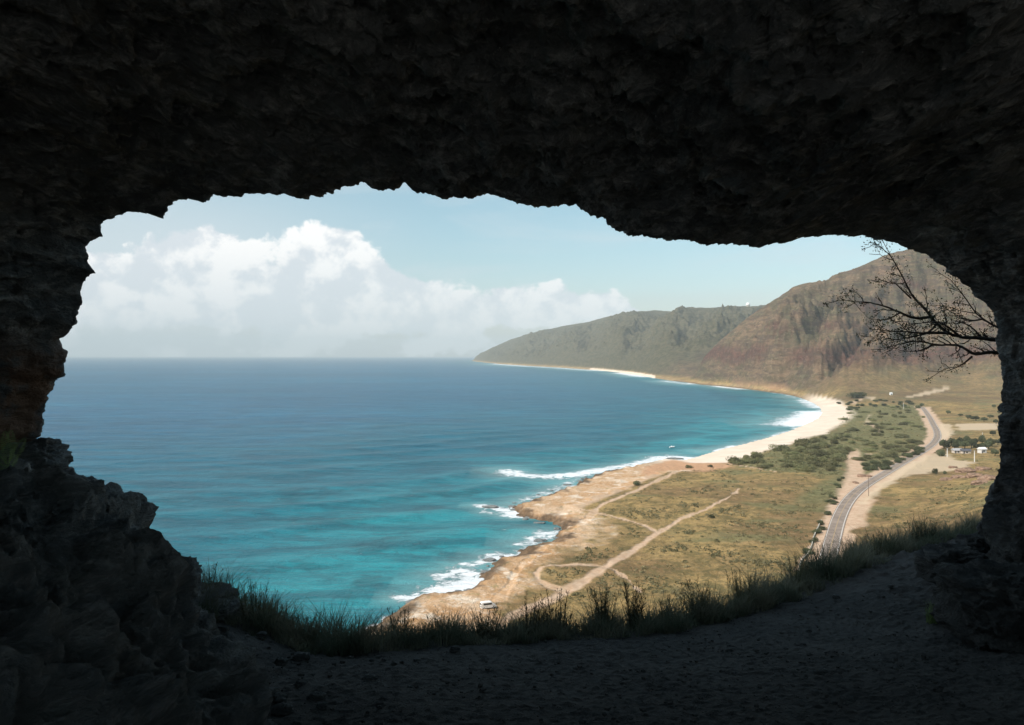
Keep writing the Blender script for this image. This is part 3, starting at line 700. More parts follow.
# loose stones on the cave floor
def ground_at(px, py):
    z = 3.0
    Y = 8.0
    for _ in range(60):
        X = (px-CX)/F*Y; zz = H-float(near_ground(np.array(X), np.array(Y))); Y = .5*Y+.5*zz*F/(py-HY)
    return (X, Y, H-zz)
stones = [(130*1+325, 654, .06, 'dark stone at the front edge of the grass, centre left'), (394, 669, .035, 'small dark stone alone on bare floor left of centre'), (378, 662, .03, 'tiny stone left of the pair below the grass'), (281, 668, .07, 'jagged stone near the left bank on the floor'), (300, 690, .05, 'pale stone on the lower left floor'), (836, 601, .06, 'pale rounded stone at the grass edge below the road'), (847, 707, .06, 'pale stone at the bottom right of the floor'), (795, 594, .05, 'dark stone under the grass right of centre'), (890, 590, .05, 'small stone on the trail below the flat-topped rock'), (262, 640, .06, 'dark stone beside the left bank under the first grass')]
for i, (x, y, s_, lb) in enumerate(stones):
    g = ground_at(x, y); blob_rock('stone', (g[0], g[1], g[2]+s_*.35+.04), (s_*.85, s_*.65, s_*.5), 20+i, lb, 'loose stones on the cave floor', M['rock'], (24, 34))
for i in range(46):
    if i % 2: x, y = rng.uniform(235, 420), rng.uniform(650, 715)
    else: x, y = rng.uniform(700, 925), rng.uniform(585, 720)
    if y < np.interp(x, [235, 330, 700, 800, 925], [640, 662, 645, 625, 590]): continue
    g = ground_at(x, y); s_ = .018+.05*rng.random()**3; blob_rock('stone', (g[0], g[1], g[2]+s_*.2+.02), (s_*1.3, s_, s_*.7), 200+i, 'small loose stone on the trodden dark dirt floor', 'small stones scattered on the dirt floor', M['rock'], (18, 26))
def pebbles():
    ic = np.array([[-1,-1,-1],[1,-1,-1],[1,1,-1],[-1,1,-1],[-1,-1,1],[1,-1,1],[1,1,1],[-1,1,1]])*.6
    q = np.array([[0,3,2,1],[4,5,6,7],[0,1,5,4],[1,2,6,5],[2,3,7,6],[3,0,4,7]])
    mb = MB(); n = 2600
    X = rng.uniform(-3.6, 7.5, n); Y = rng.uniform(5.2, 12, n); keep = Y < np.interp(X, tab_lip_x, tab_lip_y)-.1
    X, Y = X[keep], Y[keep]; Z = near_ground(X, Y)+.02
    for x, y, z in zip(X, Y, Z):
        s_ = .006+.022*rng.random()**4; V = ic*(1+rng.normal(0, .25, (8, 3)))*s_*np.array([1.2, 1, .7]); a = rng.random()*6.28
        V = np.stack([V[:, 0]*math.cos(a)-V[:, 1]*math.sin(a), V[:, 0]*math.sin(a)+V[:, 1]*math.cos(a), V[:, 2]], -1)
        mb.add(V+np.array([x, y, z+s_*.2]), q)
    tag(mb.build('gravel', M['floor']), 'fine loose gravel scattered over the dark cave floor', 'gravel', kind='stuff')
pebbles()

# ------------------------------------------------------------------ grass on the lip
def blades(n, xr, base_fn, hfn, w=.006, bend=.35, segs=4):
    """n tapered bent blades -> verts, quads"""
    X, Y, Z = base_fn(n); n = len(X); Hh = hfn(X, Y, n)
    az = rng.uniform(0, 2*math.pi, n); be = Hh*bend*rng.uniform(.2, 1.6, n); ww = w*rng.uniform(.6, 1.5, n)
    T = np.linspace(0, 1, segs+1)
    cx, cy = np.cos(az), np.sin(az); tw = az+math.pi/2+rng.normal(0, .4, n)
    V = np.zeros((n, segs+1, 2, 3))
    for k, t in enumerate(T):
        x = X+cx*be*t*t; y = Y+cy*be*t*t; z = Z+Hh*t*(1-.22*t*bend)
        hw = ww*(1-t)**.7+.0006
        V[:, k, 0] = np.stack([x-np.cos(tw)*hw, y-np.sin(tw)*hw, z], -1); V[:, k, 1] = np.stack([x+np.cos(tw)*hw, y+np.sin(tw)*hw, z], -1)
    idx = np.arange(n*(segs+1)*2).reshape(n, segs+1, 2)
    Q = np.stack([idx[:, :-1, 0], idx[:, :-1, 1], idx[:, 1:, 1], idx[:, 1:, 0]], -1).reshape(-1, 4)
    return V.reshape(-1, 3), Q
def lip_base(n, depth=1.6, front=.25, xr=(-4.2, 12.5)):
    X = rng.uniform(xr[0], xr[1], n)
    yl = np.interp(X, tab_lip_x, tab_lip_y)
    dpt = depth*(1+.9*ss(3, 8, X))
    Y = yl-front*(.6+.9*noise3(P3(X/.7, X*0)))+rng.random(n)**1.15*dpt
    clump = fbm(P3(X/.33, Y/.33), 2)
    k = rng.random(n) < np.clip(.58+2.0*clump, .06, 1)
    X, Y = X[k], Y[k]
    return X, Y, near_ground(X, Y)-.02+.05*fbm(P3(X/1.6, Y/1.6), 3)
def lip_h(X, Y, n):
    c = fbm(P3(X/.5, Y/.5, 5.), 3); base = np.interp(X, [-4, -2.5, -1, 0, 1, 2, 4, 7, 12], [.58, .46, .38, .40, .42, .42, .48, .52, .55])
    yl = np.interp(X, tab_lip_x, tab_lip_y)
    return base*np.clip(.62+1.5*c, .25, 1.35)*rng.uniform(.55, 1.25, n)*(.45+.55*ss(-.3, .35, Y-yl))*1.1
V1, Q1 = blades(84000, None, lambda n: lip_base(n), lip_h, .0045, .62)
tag(mesh_np('grass', V1, Q1, M['grass'], smooth=False), 'shaded dry green grass growing along the cave lip', 'grass', kind='stuff')

def weed(x, y, h, n, spread, label, group='tall weeds standing on the cave lip'):
    z = float(near_ground(np.array(x), np.array(y)))
    root = empty('tall_weed', (x, y, z), label=label, cat='weed', group=group)
    st = MB(); lv = []; lq = []; cnt = 0
    for i in range(n):
        a = rng.uniform(0, 6.28); sp = rng.uniform(0, spread)*.5; hh = h*rng.uniform(.55, 1.0)*(1-.35*sp/spread)
        lx, ly = math.cos(a)*rng.uniform(.04, .30)*hh, math.sin(a)*rng.uniform(.04, .30)*hh
        b = np.array([math.cos(a)*sp, math.sin(a)*sp, -.05]); T = np.linspace(0, 1, 6)
        pts = np.stack([b[0]+lx*T**1.7, b[1]+ly*T**1.7, b[2]+(hh+.05)*T], -1)
        st.tube(pts, np.linspace(.0045, .0015, 6), 4)
        m = int(40*hh/.6)
        t = rng.uniform(.15, 1.0, m); t[:m//3] = rng.uniform(.72, 1.02, m//3)
        c = np.stack([b[0]+lx*t**1.7, b[1]+ly*t**1.7, b[2]+(hh+.05)*t], -1)
        aa = rng.uniform(0, 6.28, m); L = rng.uniform(.03, .11, m)*(1.2-.75*t); up = rng.uniform(.2, 1.0, m)
        d = np.stack([np.cos(aa)*L, np.sin(aa)*L, up*L], -1); s_ = np.stack([-np.sin(aa), np.cos(aa), 0*aa], -1)*(L*.09)[:, None]
        Vv = np.stack([c, c+d*.5+s_, c+d, c+d*.5-s_], 1).reshape(-1, 3); lv.append(Vv); lq.append(np.arange(len(Vv)).reshape(-1, 4)+cnt); cnt += len(Vv)
    st.build('stem', M['weed'], root); mesh_np('foliage', np.vstack(lv), np.vstack(lq), M['weed'], root, smooth=False)
    return root
for (x, dy, h, n, sp, lb) in [
  (at(634, 600, 10.6)[0], 10.6, .68, 16, .14, 'tallest dense plume-like weed on the lip right of centre'), (at(603, 605, 10.4)[0], 10.4, .62, 16, .18, 'dense upright weed just left of the tallest plume-like weed'),
  (at(552, 610, 10.2)[0], 10.2, .55, 16, .34, 'broad weed clump in front of the dirt track end'), (at(528, 610, 10.1)[0], 10.1, .52, 9, .2, 'thin weed clump left of the dirt track end'),
  (at(486, 620, 10.0)[0], 10.0, .42, 9, .25, 'short weed clump in front of the white car'), (at(440, 620, 9.9)[0], 9.9, .40, 9, .25, 'sparse weed below the rocky shelf at the waterline'), (at(402, 620, 9.7)[0], 9.7, .46, 9, .14, 'slender weed against the foam at the left end of the shore'),
  (at(256, 600, 9.9)[0], 9.9, .56, 16, .28, 'tufted brownish weed against the sea, second from the left bank'), (at(208, 590, 10.4)[0], 10.4, .66, 12, .25, 'wispy weed against the sea next to the left bank'), (at(302, 615, 9.6)[0], 9.6, .30, 7, .2, 'low weed against the sea between left tuft and lone stem'),
  (at(694, 605, 11.2)[0], 11.2, .58, 14, .3, 'bushy weed in front of the open dry field, right of the plume'), (at(742, 595, 11.9)[0], 11.9, .60, 14, .35, 'wide weed clump before the low stone wall'), (at(668, 612, 11.0)[0], 11.0, .42, 8, .2, 'thin low weed directly right of the tallest weed'),
  (at(797, 580, 12.8)[0], 12.8, .58, 12, .35, 'weed clump just left of where the road is cut off'), (at(838, 565, 13.6)[0], 13.6, .55, 12, .4, 'weed clump right where the road disappears behind the lip'), (at(880, 548, 15.0)[0], 15.0, .55, 12, .4, 'weed clump on the slope right of the road'), (at(925, 530, 16.2)[0], 16.2, .55, 12, .4, 'weed clump on the grassy slope nearest the right wall')]:
    weed(x, dy, h*1.12, int(n*2.0), sp*1.3, lb)
# pale tuft beside the right boulder
g = ground_at(938, 622)
def tuft_base(n):
    a = rng.uniform(0, 6.28, n); r = .16*np.sqrt(rng.random(n)); return np.cos(a)*r, np.sin(a)*r*.6, np.zeros(n)-.03
Vt, Qt = blades(220, None, tuft_base, lambda X, Y, n: rng.uniform(.12, .36, n), .004, .6)
o = mesh_np('grass_tuft', Vt, Qt, M['fern'], smooth=False); o.location = g; tag(o, 'pale green grass tuft growing against the left side of the large boulder', 'grass tuft')

# fern
def fern():
    root = empty('fern', at(8, 468, 8.4), label='bright green fern on the rock ledge at far left', cat='fern')
    specs = [(1.3, .50, .15), (1.75, .46, -.05), (.6, .34, .32), (.15, .30, .5), (2.4, .36, .2), (-.3, .22, .4), (2.9, .28, .4), (1.05, .42, -.2)]
    for a, L, lean in specs:
        V = []; Q = []; T = np.linspace(0, 1, 20)
        # rachis arching from base
        dx = math.cos(a)*L*.6; dz = math.sin(a)*L; yy = -lean*L
        pts = np.stack([dx*T, yy*T, dz*T-.16*L*T**2.4], -1)
        for k in range(1, 20):
            t = T[k]; w_ = L*.22*math.sin(math.pi*min(1, (1-t)*.9+.10))*(1-t*.4)
            d = pts[k]-pts[k-1]; d /= np.linalg.norm(d); sd = np.cross(d, (0, 1, 0)); sd /= np.linalg.norm(sd)+1e-9
            for sg in (-1, 1):
                tip = pts[k]+sg*sd*w_+d*w_*.35+np.array([0, 0, -.1*w_]); mid = (pts[k]+tip)/2; b = len(V)
                V += [pts[k], mid+d*L*.008, tip, mid-d*L*.008]; Q.append([b, b+1, b+2, b+3])
        mesh_np('frond', V, Q, M['fern'], root, smooth=False)
fern()

# ------------------------------------------------------------------ bare tree at the right
def build_tree():
    Yt = 15.6
    def P(px, py, dy=0): return np.array(at(px, py, Yt+dy))
    gx, gy = 11.2, 16.2; gz = float(near_ground(np.array(gx), np.array(gy)))-.2
    root = empty('thorny_tree', (gx, gy, gz), label='nearly bare dark tree reaching in from behind the right cave wall', cat='tree')
    off = np.array([gx, gy, gz])
    J1 = P(1030, 341, .3); J2 = P(1032, 353, .3); J = P(1062, 372, .4)
    def crv(pts, n=5):
        pts = np.array(pts); return smooth(resample(pts, .09), 2)
    mb = MB(); tr = crv([off, off+np.array([-.2, -.1, 1.0]), J+np.array([.25, 0, -.5]), J]); mb.tube(tr-off, np.linspace(.15, .085, len(tr)), 10)
    mb.build('trunk', M['bark'], root, True)
    limbs = [
     ([J, J1, P(997,340,.1), P(982,338), P(961,337.4,-.2), P(946.6,333,-.3), P(937,324,-.3), P(930,317,-.2), P(923,305,-.1), P(911,298), P(908,286,.1), P(901,274.5), P(895,260.5,.1), P(887,252), P(874,242)], .058, .006),
     ([J, J2, P(997,352.6,.4), P(984,352,.5), P(972,356.6,.6), P(963,345,.7), P(946.6,345,.7), P(932.5,345,.8), P(921,340,.9), P(907,342.5,.9), P(888,347,1.)], .050, .006),
     ([P(946.6,333,-.3), P(934,333,-.5), P(921,333,-.7), P(902,331,-.8), P(881,332,-.9)], .026, .005),
     ([P(930,317,-.2), P(914,319,-.4), P(900,312,-.5), P(881,305,-.4), P(864.5,301.5,-.5), P(846,301.5,-.5), P(840,298,-.5)], .026, .005),
     ([P(972,356.6,.6), P(961,366,.5), P(946.6,371,.4)], .018, .005),
     ([J1, P(998,328,.2), P(982,319,.3), P(970,307,.3), P(963,293,.4), P(951,280,.4)], .030, .006),
     ([P(932.5,345,.8), P(921,352,.8), P(904,351,.9)], .016, .005),
     ([P(911,298), P(900,288,-.1), P(890,277,-.2), P(884,285,-.2)], .015, .004),
     ([P(961,337.4,-.2), P(950,328,-.5), P(940,322,-.7), P(926,322,-.9), P(905,325,-1.)], .02, .005),
     ([P(982,319,.3), P(968,322,.0), P(955,314,-.1), P(944,308,-.1)], .016, .004),
     ([P(937,324,-.3), P(930,333,-.3), P(915,336,-.5), P(897,340,-.6), P(878,337,-.6)], .018, .004),
     ([P(982,338), P(975,329,.1), P(966,322,.2), P(953,321,.2)], .018, .004),
     ([P(901,312,-.5), P(893,318,-.5), P(880,322,-.5), P(868,318,-.5)], .013, .004)]
    lv = []; cnt = [0]
    def leaf_cluster(c, n, r, out):
        for _ in range(n):
            p = c+rng.normal(0, r, 3); a = rng.normal(0, 1, 3); a /= np.linalg.norm(a); b = np.cross(a, rng.normal(0, 1, 3)); b /= np.linalg.norm(b)
            L = rng.uniform(.020, .048); out.append(np.array([p, p+a*L*.5+b*L*.3, p+a*L, p+a*L*.5-b*L*.3]))
    for pts, r0, r1 in limbs:
        L = crv(pts); n = len(L); mb = MB(); wob = .012*np.stack([noise3(L/.12+k*9) for k in range(3)], -1); L = L+wob*np.clip(np.arange(n)/4, 0, 1)[:, None]
        rad = 1.2*r1+1.25*(r0-r1)*(1-np.linspace(0, 1, n))**1.3
        mb.tube(L-off, rad, 7); br = mb.build('branch', M['bark'], root, True)
        tw = MB(); leaves = []
        for i in range(3, n, 1 if rng.random() < .5 else 2):
            if rng.random() < .95:
                d = L[i]-L[i-1]; d /= np.linalg.norm(d)
                out = np.array([rng.normal(-.1, .55), rng.normal(0, .5), rng.normal(.25, .6)])+d*.9; out /= np.linalg.norm(out)
                ln = rng.uniform(.18, .62)*(.6+.4*i/n); m = 7; T = np.linspace(0, 1, m)[:, None]
                cv = rng.normal(0, .25, 3); tp = L[i]+out*ln*T+cv*ln*T**2*.6+np.cumsum(rng.normal(0, .013, (m, 3)), 0)*(T > 0)
                tw.tube(tp-off, np.linspace(min(rad[i]*.7, .014), .0045, m), 4)
                for j in range(2, m):
                    if rng.random() < .75:
                        o2 = out+rng.normal(0, .7, 3); o2 /= np.linalg.norm(o2); l2 = ln*rng.uniform(.15, .42)
                        t2 = tp[j]+o2*l2*np.linspace(0, 1, 4)[:, None]+np.cumsum(rng.normal(0, .008, (4, 3)), 0)
                        tw.tube(t2-off, np.linspace(.0048, .0024, 4), 3 if False else 4)
                        if rng.random() < .40: leaf_cluster(t2[-1], int(rng.integers(4, 11)), .032, leaves)
                if rng.random() < .5: leaf_cluster(tp[-1], int(rng.integers(5, 20)), .032, leaves)
        if tw.n: tag(tw.build('twigs', M['bark'], br, True), kind='stuff')
        hot = pts[-4:] if r0 > .04 else pts[-2:]
        for c in hot: leaf_cluster(np.array(c), 55, .09, leaves)
        if leaves:
            V = np.vstack(leaves)-off; mesh_np('leaves', V, np.arange(len(V)).reshape(-1, 4), M['twigleaf'], br, smooth=False)
build_tree()

# ------------------------------------------------------------------ shrubs and trees of the plain
def clump_mesh(n, rx, rz, leaf, lumps=7, flat_=.2):
    cs = rng.normal(0, 1, (lumps, 3)); cs /= np.linalg.norm(cs, axis=1)[:, None]; cs *= np.array([rx, rx, rz*.6])*rng.uniform(.35, .7, (lumps, 1)); cs[:, 2] = np.abs(cs[:, 2])+rz*.35
    rr = rng.uniform(.38, .6, lumps)
    k = rng.integers(0, lumps, n); d = rng.normal(0, 1, (n, 3)); d /= np.linalg.norm(d, axis=1)[:, None]
    p = cs[k]+d*(rr[k]*rng.uniform(.7, 1.08, n))[:, None]*np.array([rx, rx, rz])*.85
    p[:, 2] = np.maximum(p[:, 2], flat_*.3)
    a = d+rng.normal(0, .5, (n, 3)); a /= np.linalg.norm(a, axis=1)[:, None]
    b = np.cross(a, rng.normal(0, 1, (n, 3))); b /= np.linalg.norm(b, axis=1)[:, None]; c = np.cross(a, b)
    s_ = leaf*rng.uniform(.6, 1.4, n)[:, None]
    V = np.stack([p-b*s_, p-c*s_*.7, p+b*s_, p+c*s_*.7], 1).reshape(-1, 3)
    return V, np.arange(len(V)).reshape(-1, 4)
def shrub_at(px, py, w, h, mat, name='shrub', variants={}):
    key = (name, mat, rng.integers(0, 4))
    if key not in variants:
        V, Q = clump_mesh(1500, 1.05, .95, .062, 13); variants[key] = mesh_np(name, V, Q, M[mat], smooth=False); src = variants[key]; o = src
    else:
        o = variants[key].copy(); COL.objects.link(o)
    g = to_ground([(px, py)])[0]
    o.location = g; o.scale = (w/2, w/2*rng.uniform(.8, 1.1), h/1.25); o.rotation_euler = (0, 0, rng.uniform(0, 6.28))
    return o, g
GRP_BEACH = 'coastal shrubs behind the beach'
# larger, individually visible shrubs (px, py of base, width px, height px)
feat = [
 (779,450.5,21,9,'leafA','round olive bush standing alone at the edge of the beach sand'),
 (804,447.5,22,12,'leafA','large bush directly right of the lone beach-edge bush'),
 (735,463,18,9,'leafA','pale green bush at the left end of the beach thicket'),
 (858,398,20,8,'leafB','dark tree clump at the foot of the brown mountain'),
 (710.5,467,6,3,'leafB','small dark bush on the orange earth near the beach'),
 (689,468,8,4,'leafA','small olive bush on the orange earth beside the rocky point'),
 (637,485,10,5,'leafB','dark bush on the pale track above the rocky shelf'),
 (711,518,8,4,'leafB','dark bush just below the end of the dirt track'),
 (843,459,9,7,'leafB','dark bush left of the gravel turnoff top'),
 (941,456,12,8,'leafB','squat dark bush left of the farm buildings by the road'),
 (936,474,7,7,'leafB','small dark tree on the pale clearing below the road bend'),
 (945,474,4,4,'leafB','tiny tree right of the small dark tree on the clearing'),
 (812,565,10,4,'leafB','dark bush behind the low stone wall at its near end'),
]
for px, py, wpx, hpx, mt, lb in feat:
    Y = to_ground([(px, py)])[0][1]
    o, g = shrub_at(px, py, wpx*Y/F, hpx*Y/F, mt, 'shrub' if mt == 'leafA' else 'bush'); tag(o, lb, 'bush' if mt == 'leafB' else 'shrub')
def scatter(poly_px, n, wr, hr, mat, name, label, cat, group, ymin=0):
    P_ = np.array(poly_px, float); lo, hi = P_.min(0), P_.max(0); out = 0
    while out < n:
        px = rng.uniform(lo[0], hi[0]); py = rng.uniform(lo[1], hi[1])
        if not inside(np.array([px]), np.array([py]), P_)[0]: continue
        g = to_ground([(px, py)])[0]
        o, g = shrub_at(px, py, rng.uniform(*wr), rng.uniform(*hr), mat, name); tag(o, label, cat, group); out += 1
scatter([(729,465),(745,458),(770,453),(800,448),(830,437),(846,440),(850,455),(846,468),(835,474),(790,470),(750,468)], 76, (5, 13), (2.2, 6.0), 'leafA', 'shrub', 'olive green shrub in the thicket behind the beach', 'shrub', 'shrubs of the beach thicket')
scatter([(836,432),(840,418),(850,410),(900,406),(920,410),(930,432),(925,445),(905,455),(880,462),(860,462),(850,450)], 84, (5, 13), (2.0, 4.6), 'leafA', 'shrub', 'low green shrub on the valley flat left of the road', 'shrub', 'shrubs of the valley flat')
scatter([(868,474),(862,466),(880,462),(905,455),(925,446),(929,449),(905,461),(888,470)], 34, (5, 8), (2.4, 3.8), 'leafB', 'bush', 'dark bush lining the outer side of the road', 'bush', 'dark bushes lining the road')
scatter([(846,470),(838,480),(826,505),(820,520),(812,540),(804,556),(812,556),(822,532),(836,500)], 26, (2.5, 4.5), (1.2, 2.2), 'leafB', 'bush', 'small dark bush in the ditch left of the road', 'bush', 'small bushes in the roadside ditch')
scatter([(836,404),(870,399),(905,402),(930,405),(930,410),(880,410),(850,411)], 30, (5, 12), (3, 5.5), 'leafB', 'bush', 'dark bush at the far side of the valley flat', 'bush', 'bushes along the far side of the flat')
# small trees round the farm
def small_tree(px, py, w, h, label, group=None, protos=[]):
    g = to_ground([(px, py)])[0]
    if len(protos) < 3:
        r = empty('broadleaf_tree', (0, 0, 0)); mb = MB(); mb.tube([(0, 0, -.05), (.02, 0, .25), (.0, .03, .5)], [.05, .035, .02], 6)
        for a in (0, 2.1, 4.2): mb.tube([(0, 0, .28), (.14*math.cos(a), .14*math.sin(a), .45), (.25*math.cos(a), .25*math.sin(a), .62)], [.025, .015, .006], 5)
        mb.build('trunk', M['bark'], r); V, Q = clump_mesh(1400, .5, .62, .045, 9); V[:, 2] += .22; mesh_np('crown', V, Q, M['leafB'], r, smooth=False); protos.append(r); o = r
    else:
        src = protos[rng.integers(0, 3)]; o = src.copy(); COL.objects.link(o)
        for ch in src.children:
            c = ch.copy(); COL.objects.link(c); c.parent = o
    o.location = g; o.scale = (w, w, h); o.rotation_euler = (0, 0, rng.uniform(0, 6)); tag(o, label, 'tree', group)
for i in range(15):
    small_tree(944+i*3.4+rng.uniform(-1, 1), 448.5+rng.uniform(-4, 2.0), rng.uniform(6, 9), rng.uniform(6, 9), 'dark green tree in the row sheltering the farm buildings', 'trees round the farm buildings')
for i, (x, y) in enumerate([(948,414),(960,416.5),(968,419),(976,420.5),(984,421.5),(990,418)]):
    small_tree(x, y, rng.uniform(7, 12), rng.uniform(4, 6.5), 'low dark tree in the line above the pale field strip', 'trees above the pale field strip')
for x, y in [(994,408),(999,414),(996,424),(993,436),(998,445),(995,456)]:
    small_tree(x, y, 6, 6, 'dark tree seen against the edge of the right cave wall', 'dark trees beside the right cave wall')

# low scrub: one mass
def scrub():
    N = 34000; px = rng.uniform(520, 1000, N); py = 395+rng.random(N)**.8*205
    g = to_ground(np.stack([px, py], -1)); X, Y, Z = g.T
    d = seg_dist(X, Y, coast)
    clump = fbm(P3(X/26, Y/26, 3.), 3)
    gp = to_ground(green_polys[0])[:, :2]; ing = inside(X, Y, gp)
    ok = (d > 22) & (ing | (py > 440)) & (rng.random(N) < np.where(ing, .8, np.clip(.16+1.5*clump, 0, .8))) & (seg_dist(X, Y, road_line[:, :2]) > 9.5)
    for pl, wd in paths: ok &= seg_dist(X, Y, to_ground(pl)[:, :2]) > (np.mean(wd)+1.4)
    L = to_ground(bare_px)[:, :2]; ok &= ~inside(X, Y, L)
    L = to_ground(beach_px)[:, :2]; ok &= ~inside(X, Y, L)
    for p in pale_polys: ok &= ~inside(X, Y, to_ground(p)[:, :2])
    X, Y, Z = X[ok], Y[ok], Z[ok]; n = len(X); K = 16
    s_ = .3+1.25*rng.random(n)**2.6
    d3 = rng.normal(0, 1, (n, K, 3)); d3 /= np.linalg.norm(d3, axis=-1)[..., None]; d3[..., 2] = np.abs(d3[..., 2])*.6
    p = np.stack([X, Y, Z], -1)[:, None]+d3*s_[:, None, None]*rng.uniform(.5, 1, (n, K, 1))
    b = rng.normal(0, 1, (n, K, 3)); b /= np.linalg.norm(b, axis=-1)[..., None]; c = np.cross(b, d3); c /= np.linalg.norm(c, axis=-1)[..., None]+1e-6
    l = .30*s_[:, None, None]
    V = np.stack([p-b*l, p-c*l*.8, p+b*l, p+c*l*.8], 2).reshape(-1, 3)
    tag(mesh_np('scrub', V, np.arange(len(V)).reshape(-1, 4), M['scrub'], smooth=False), 'low olive scrub spread over the coastal plain', 'scrub', kind='stuff')
scrub()

# ------------------------------------------------------------------ built things
def heading(p0, p1):
    a, b = to_ground([p0, p1])[:, :2]; d = b-a; return math.atan2(d[1], d[0])
def car(px, py, rz, label):
    g = to_ground([(px, py)])[0]; r = empty('parked_van', g+np.array([0, 0, .02]), rz, label=label, cat='van')
    b = MB(); prof = [(-2.3,.42),(-2.35,.75),(-2.3,1.15),(-2.2,1.95),(-1.9,2.08),(.7,2.08),(1.15,1.9),(1.75,1.22),(2.25,1.02),(2.38,.75),(2.35,.42)]
    b.prism(prof, 1.75, (0, 0, 0)); body = b.build('body', M['white'], r, False)
    for sy in (-1, 1):
        w = MB(); w.box((-.35, sy*.885, 1.6), (2.6, .03, .5)); w.build('side_window', M['glass'], r)
    w = MB(); V = [(1.18,-.75,1.90),(1.18,.75,1.90),(1.74,.8,1.26),(1.74,-.8,1.26)]; w.add(np.array(V)+np.array([.03, 0, .03]), [[0,1,2,3]]); w.build('windscreen', M['glass'], r)
    w = MB(); w.box((-2.31, 0, 1.55), (.03, 1.4, .5)); w.build('rear_window', M['glass'], r)
    for sx in (-1.45, 1.5):
        for sy in (-1, 1):
            t = MB(); t.tube([(sx, sy*.72, .34), (sx, sy*.93, .34)], .34, 14); wh = t.build('wheel', M['tyre'], r)
            t = MB(); t.tube([(sx, sy*.90, .34), (sx, sy*.945, .34)], .19, 12); t.build('rim', M['metal'], wh)
    for sy in (-1, 1):
        t = MB(); t.box((2.37, sy*.62, .82), (.06, .3, .18)); t.build('headlight', M['chrome'], r)
        t = MB(); t.box((-2.36, sy*.72, 1.0), (.05, .16, .35)); t.build('tail_light', M['earth'], r)
car(488, 608.5, .35, 'white van parked on the rocky shelf by the sea')

def pole(px, py, h, label, arm=True, r=.14, mat='wood', name='utility_pole', cat='utility pole', group=None):
    g = to_ground([(px, py)])[0]; o = empty(name, g, label=label, cat=cat, group=group)
    m = MB(); m.tube([(0, 0, -.3), (0, 0, h)], [r*1.2, r*.8], 8); m.build('post', M[mat], o)
    if arm:
        m = MB(); m.box((0, 0, h-.7), (2.2, .12, .14)); ca = m.build('crossarm', M[mat], o)
        for x in (-.95, -.35, .35, .95):
            m = MB(); m.tube([(x, 0, h-.63), (x, 0, h-.40)], [.06, .04], 6); m.build('insulator', M['metal'], ca)
    else:
        m = MB(); m.box((0, 0, h+.06), (r*2.6, r*2.6, .12)); m.build('cap', M[mat], o)
    return o
pole(868.6, 496, 9.8, 'tall thin utility pole beside the road curve')
pole(903.5, 409, 8.5, 'distant pale post on the valley flat', False, .25, 'metal', 'post', 'post')
pole(947.3, 457, 6.0, 'pale post left of the farm buildings', False, .3, 'metal', 'post', 'post')
pole(974.5, 462, 7.5, 'stout pale post in front of the farm buildings', False, .3, 'metal', 'post', 'post')
pole(982.5, 441, 7.0, 'thin pale mast behind the white shed', False, .16, 'metal', 'mast', 'mast')

def house(px, py, w, dpt, h, roofm, wallm, label, name='farm_building', rz=0., roof_h=1.6):
    g = to_ground([(px, py)])[0]; o = empty(name, g, rz, label=label, cat='building')
    m = MB(); m.box((0, 0, h/2-.3), (w, dpt, h+.6)); m.build('wall', M[wallm], o)
    m = MB(); m.prism([(-w/2-.5, h+.02), (0, h+roof_h), (w/2+.5, h+.02), (w/2+.5, h-.12), (-w/2-.5, h-.12)], dpt+1, (0, 0, 0)) if False else m.prism([(-dpt/2-.5, h+.02), (0, h+roof_h), (dpt/2+.5, h+.02)], w+1, (0, 0, 0), math.pi/2)
    m.build('roof', M[roofm], o)
    n = max(1, int(w/4))
    for i in range(n):
        x = (i+.5)/n*w-w/2
        m = MB(); m.box((x, -dpt/2-.02, h*.55), (1.2, .08, 1.1)); f = m.build('window', M['glass'], o)
        m = MB(); m.box((x, -dpt/2-.07, h*.55-.62), (1.5, .14, .1)); m.build('sill', M['white'], f)
    m = MB(); m.box((-w/2+.9, -dpt/2-.03, 1.0), (.9, .08, 2.0)); m.build('door', M['roofdark'], o)
house(957, 453, 6, 4, 2.0, 'roofgrey', 'wall', 'low cream farm building with pale grey roof, left of the others')
house(965.5, 453.5, 6, 4, 2.0, 'roofdark', 'wall', 'low farm building with dark roof between grey roof and white shed')
house(982, 453, 4.4, 4, 3.0, 'white', 'metal', 'white shed with white roof right of the farm buildings', 'white_shed', .2, 1.4)
house(891, 395, 3.4, 3, 2.6, 'white', 'white', 'tiny white hut at the foot of the brown mountain', 'white_hut', .2)

def dome():
    Y = 4780; X = (748-CX)/F*Y; zg = float(gz(X, Y)); o = empty('radome', (X, Y, zg-3), label='tiny white dome on the crest of the far green ridge', cat='dome')
    th = np.linspace(0, math.pi/2+.4, 12); ph = np.linspace(0, 2*math.pi, 24); PH, TH = np.meshgrid(ph, th); R = 13
    V = np.stack([R*np.sin(TH)*np.cos(PH), R*np.sin(TH)*np.sin(PH), R*np.cos(TH)+14], -1); mesh_np('shell', V.reshape(-1, 3), grid_faces(*PH.shape), M['white'], o)
    m = MB(); m.tube([(0, 0, -8), (0, 0, 11)], 11, 16); m.build('base', M['concrete'], o)
dome()

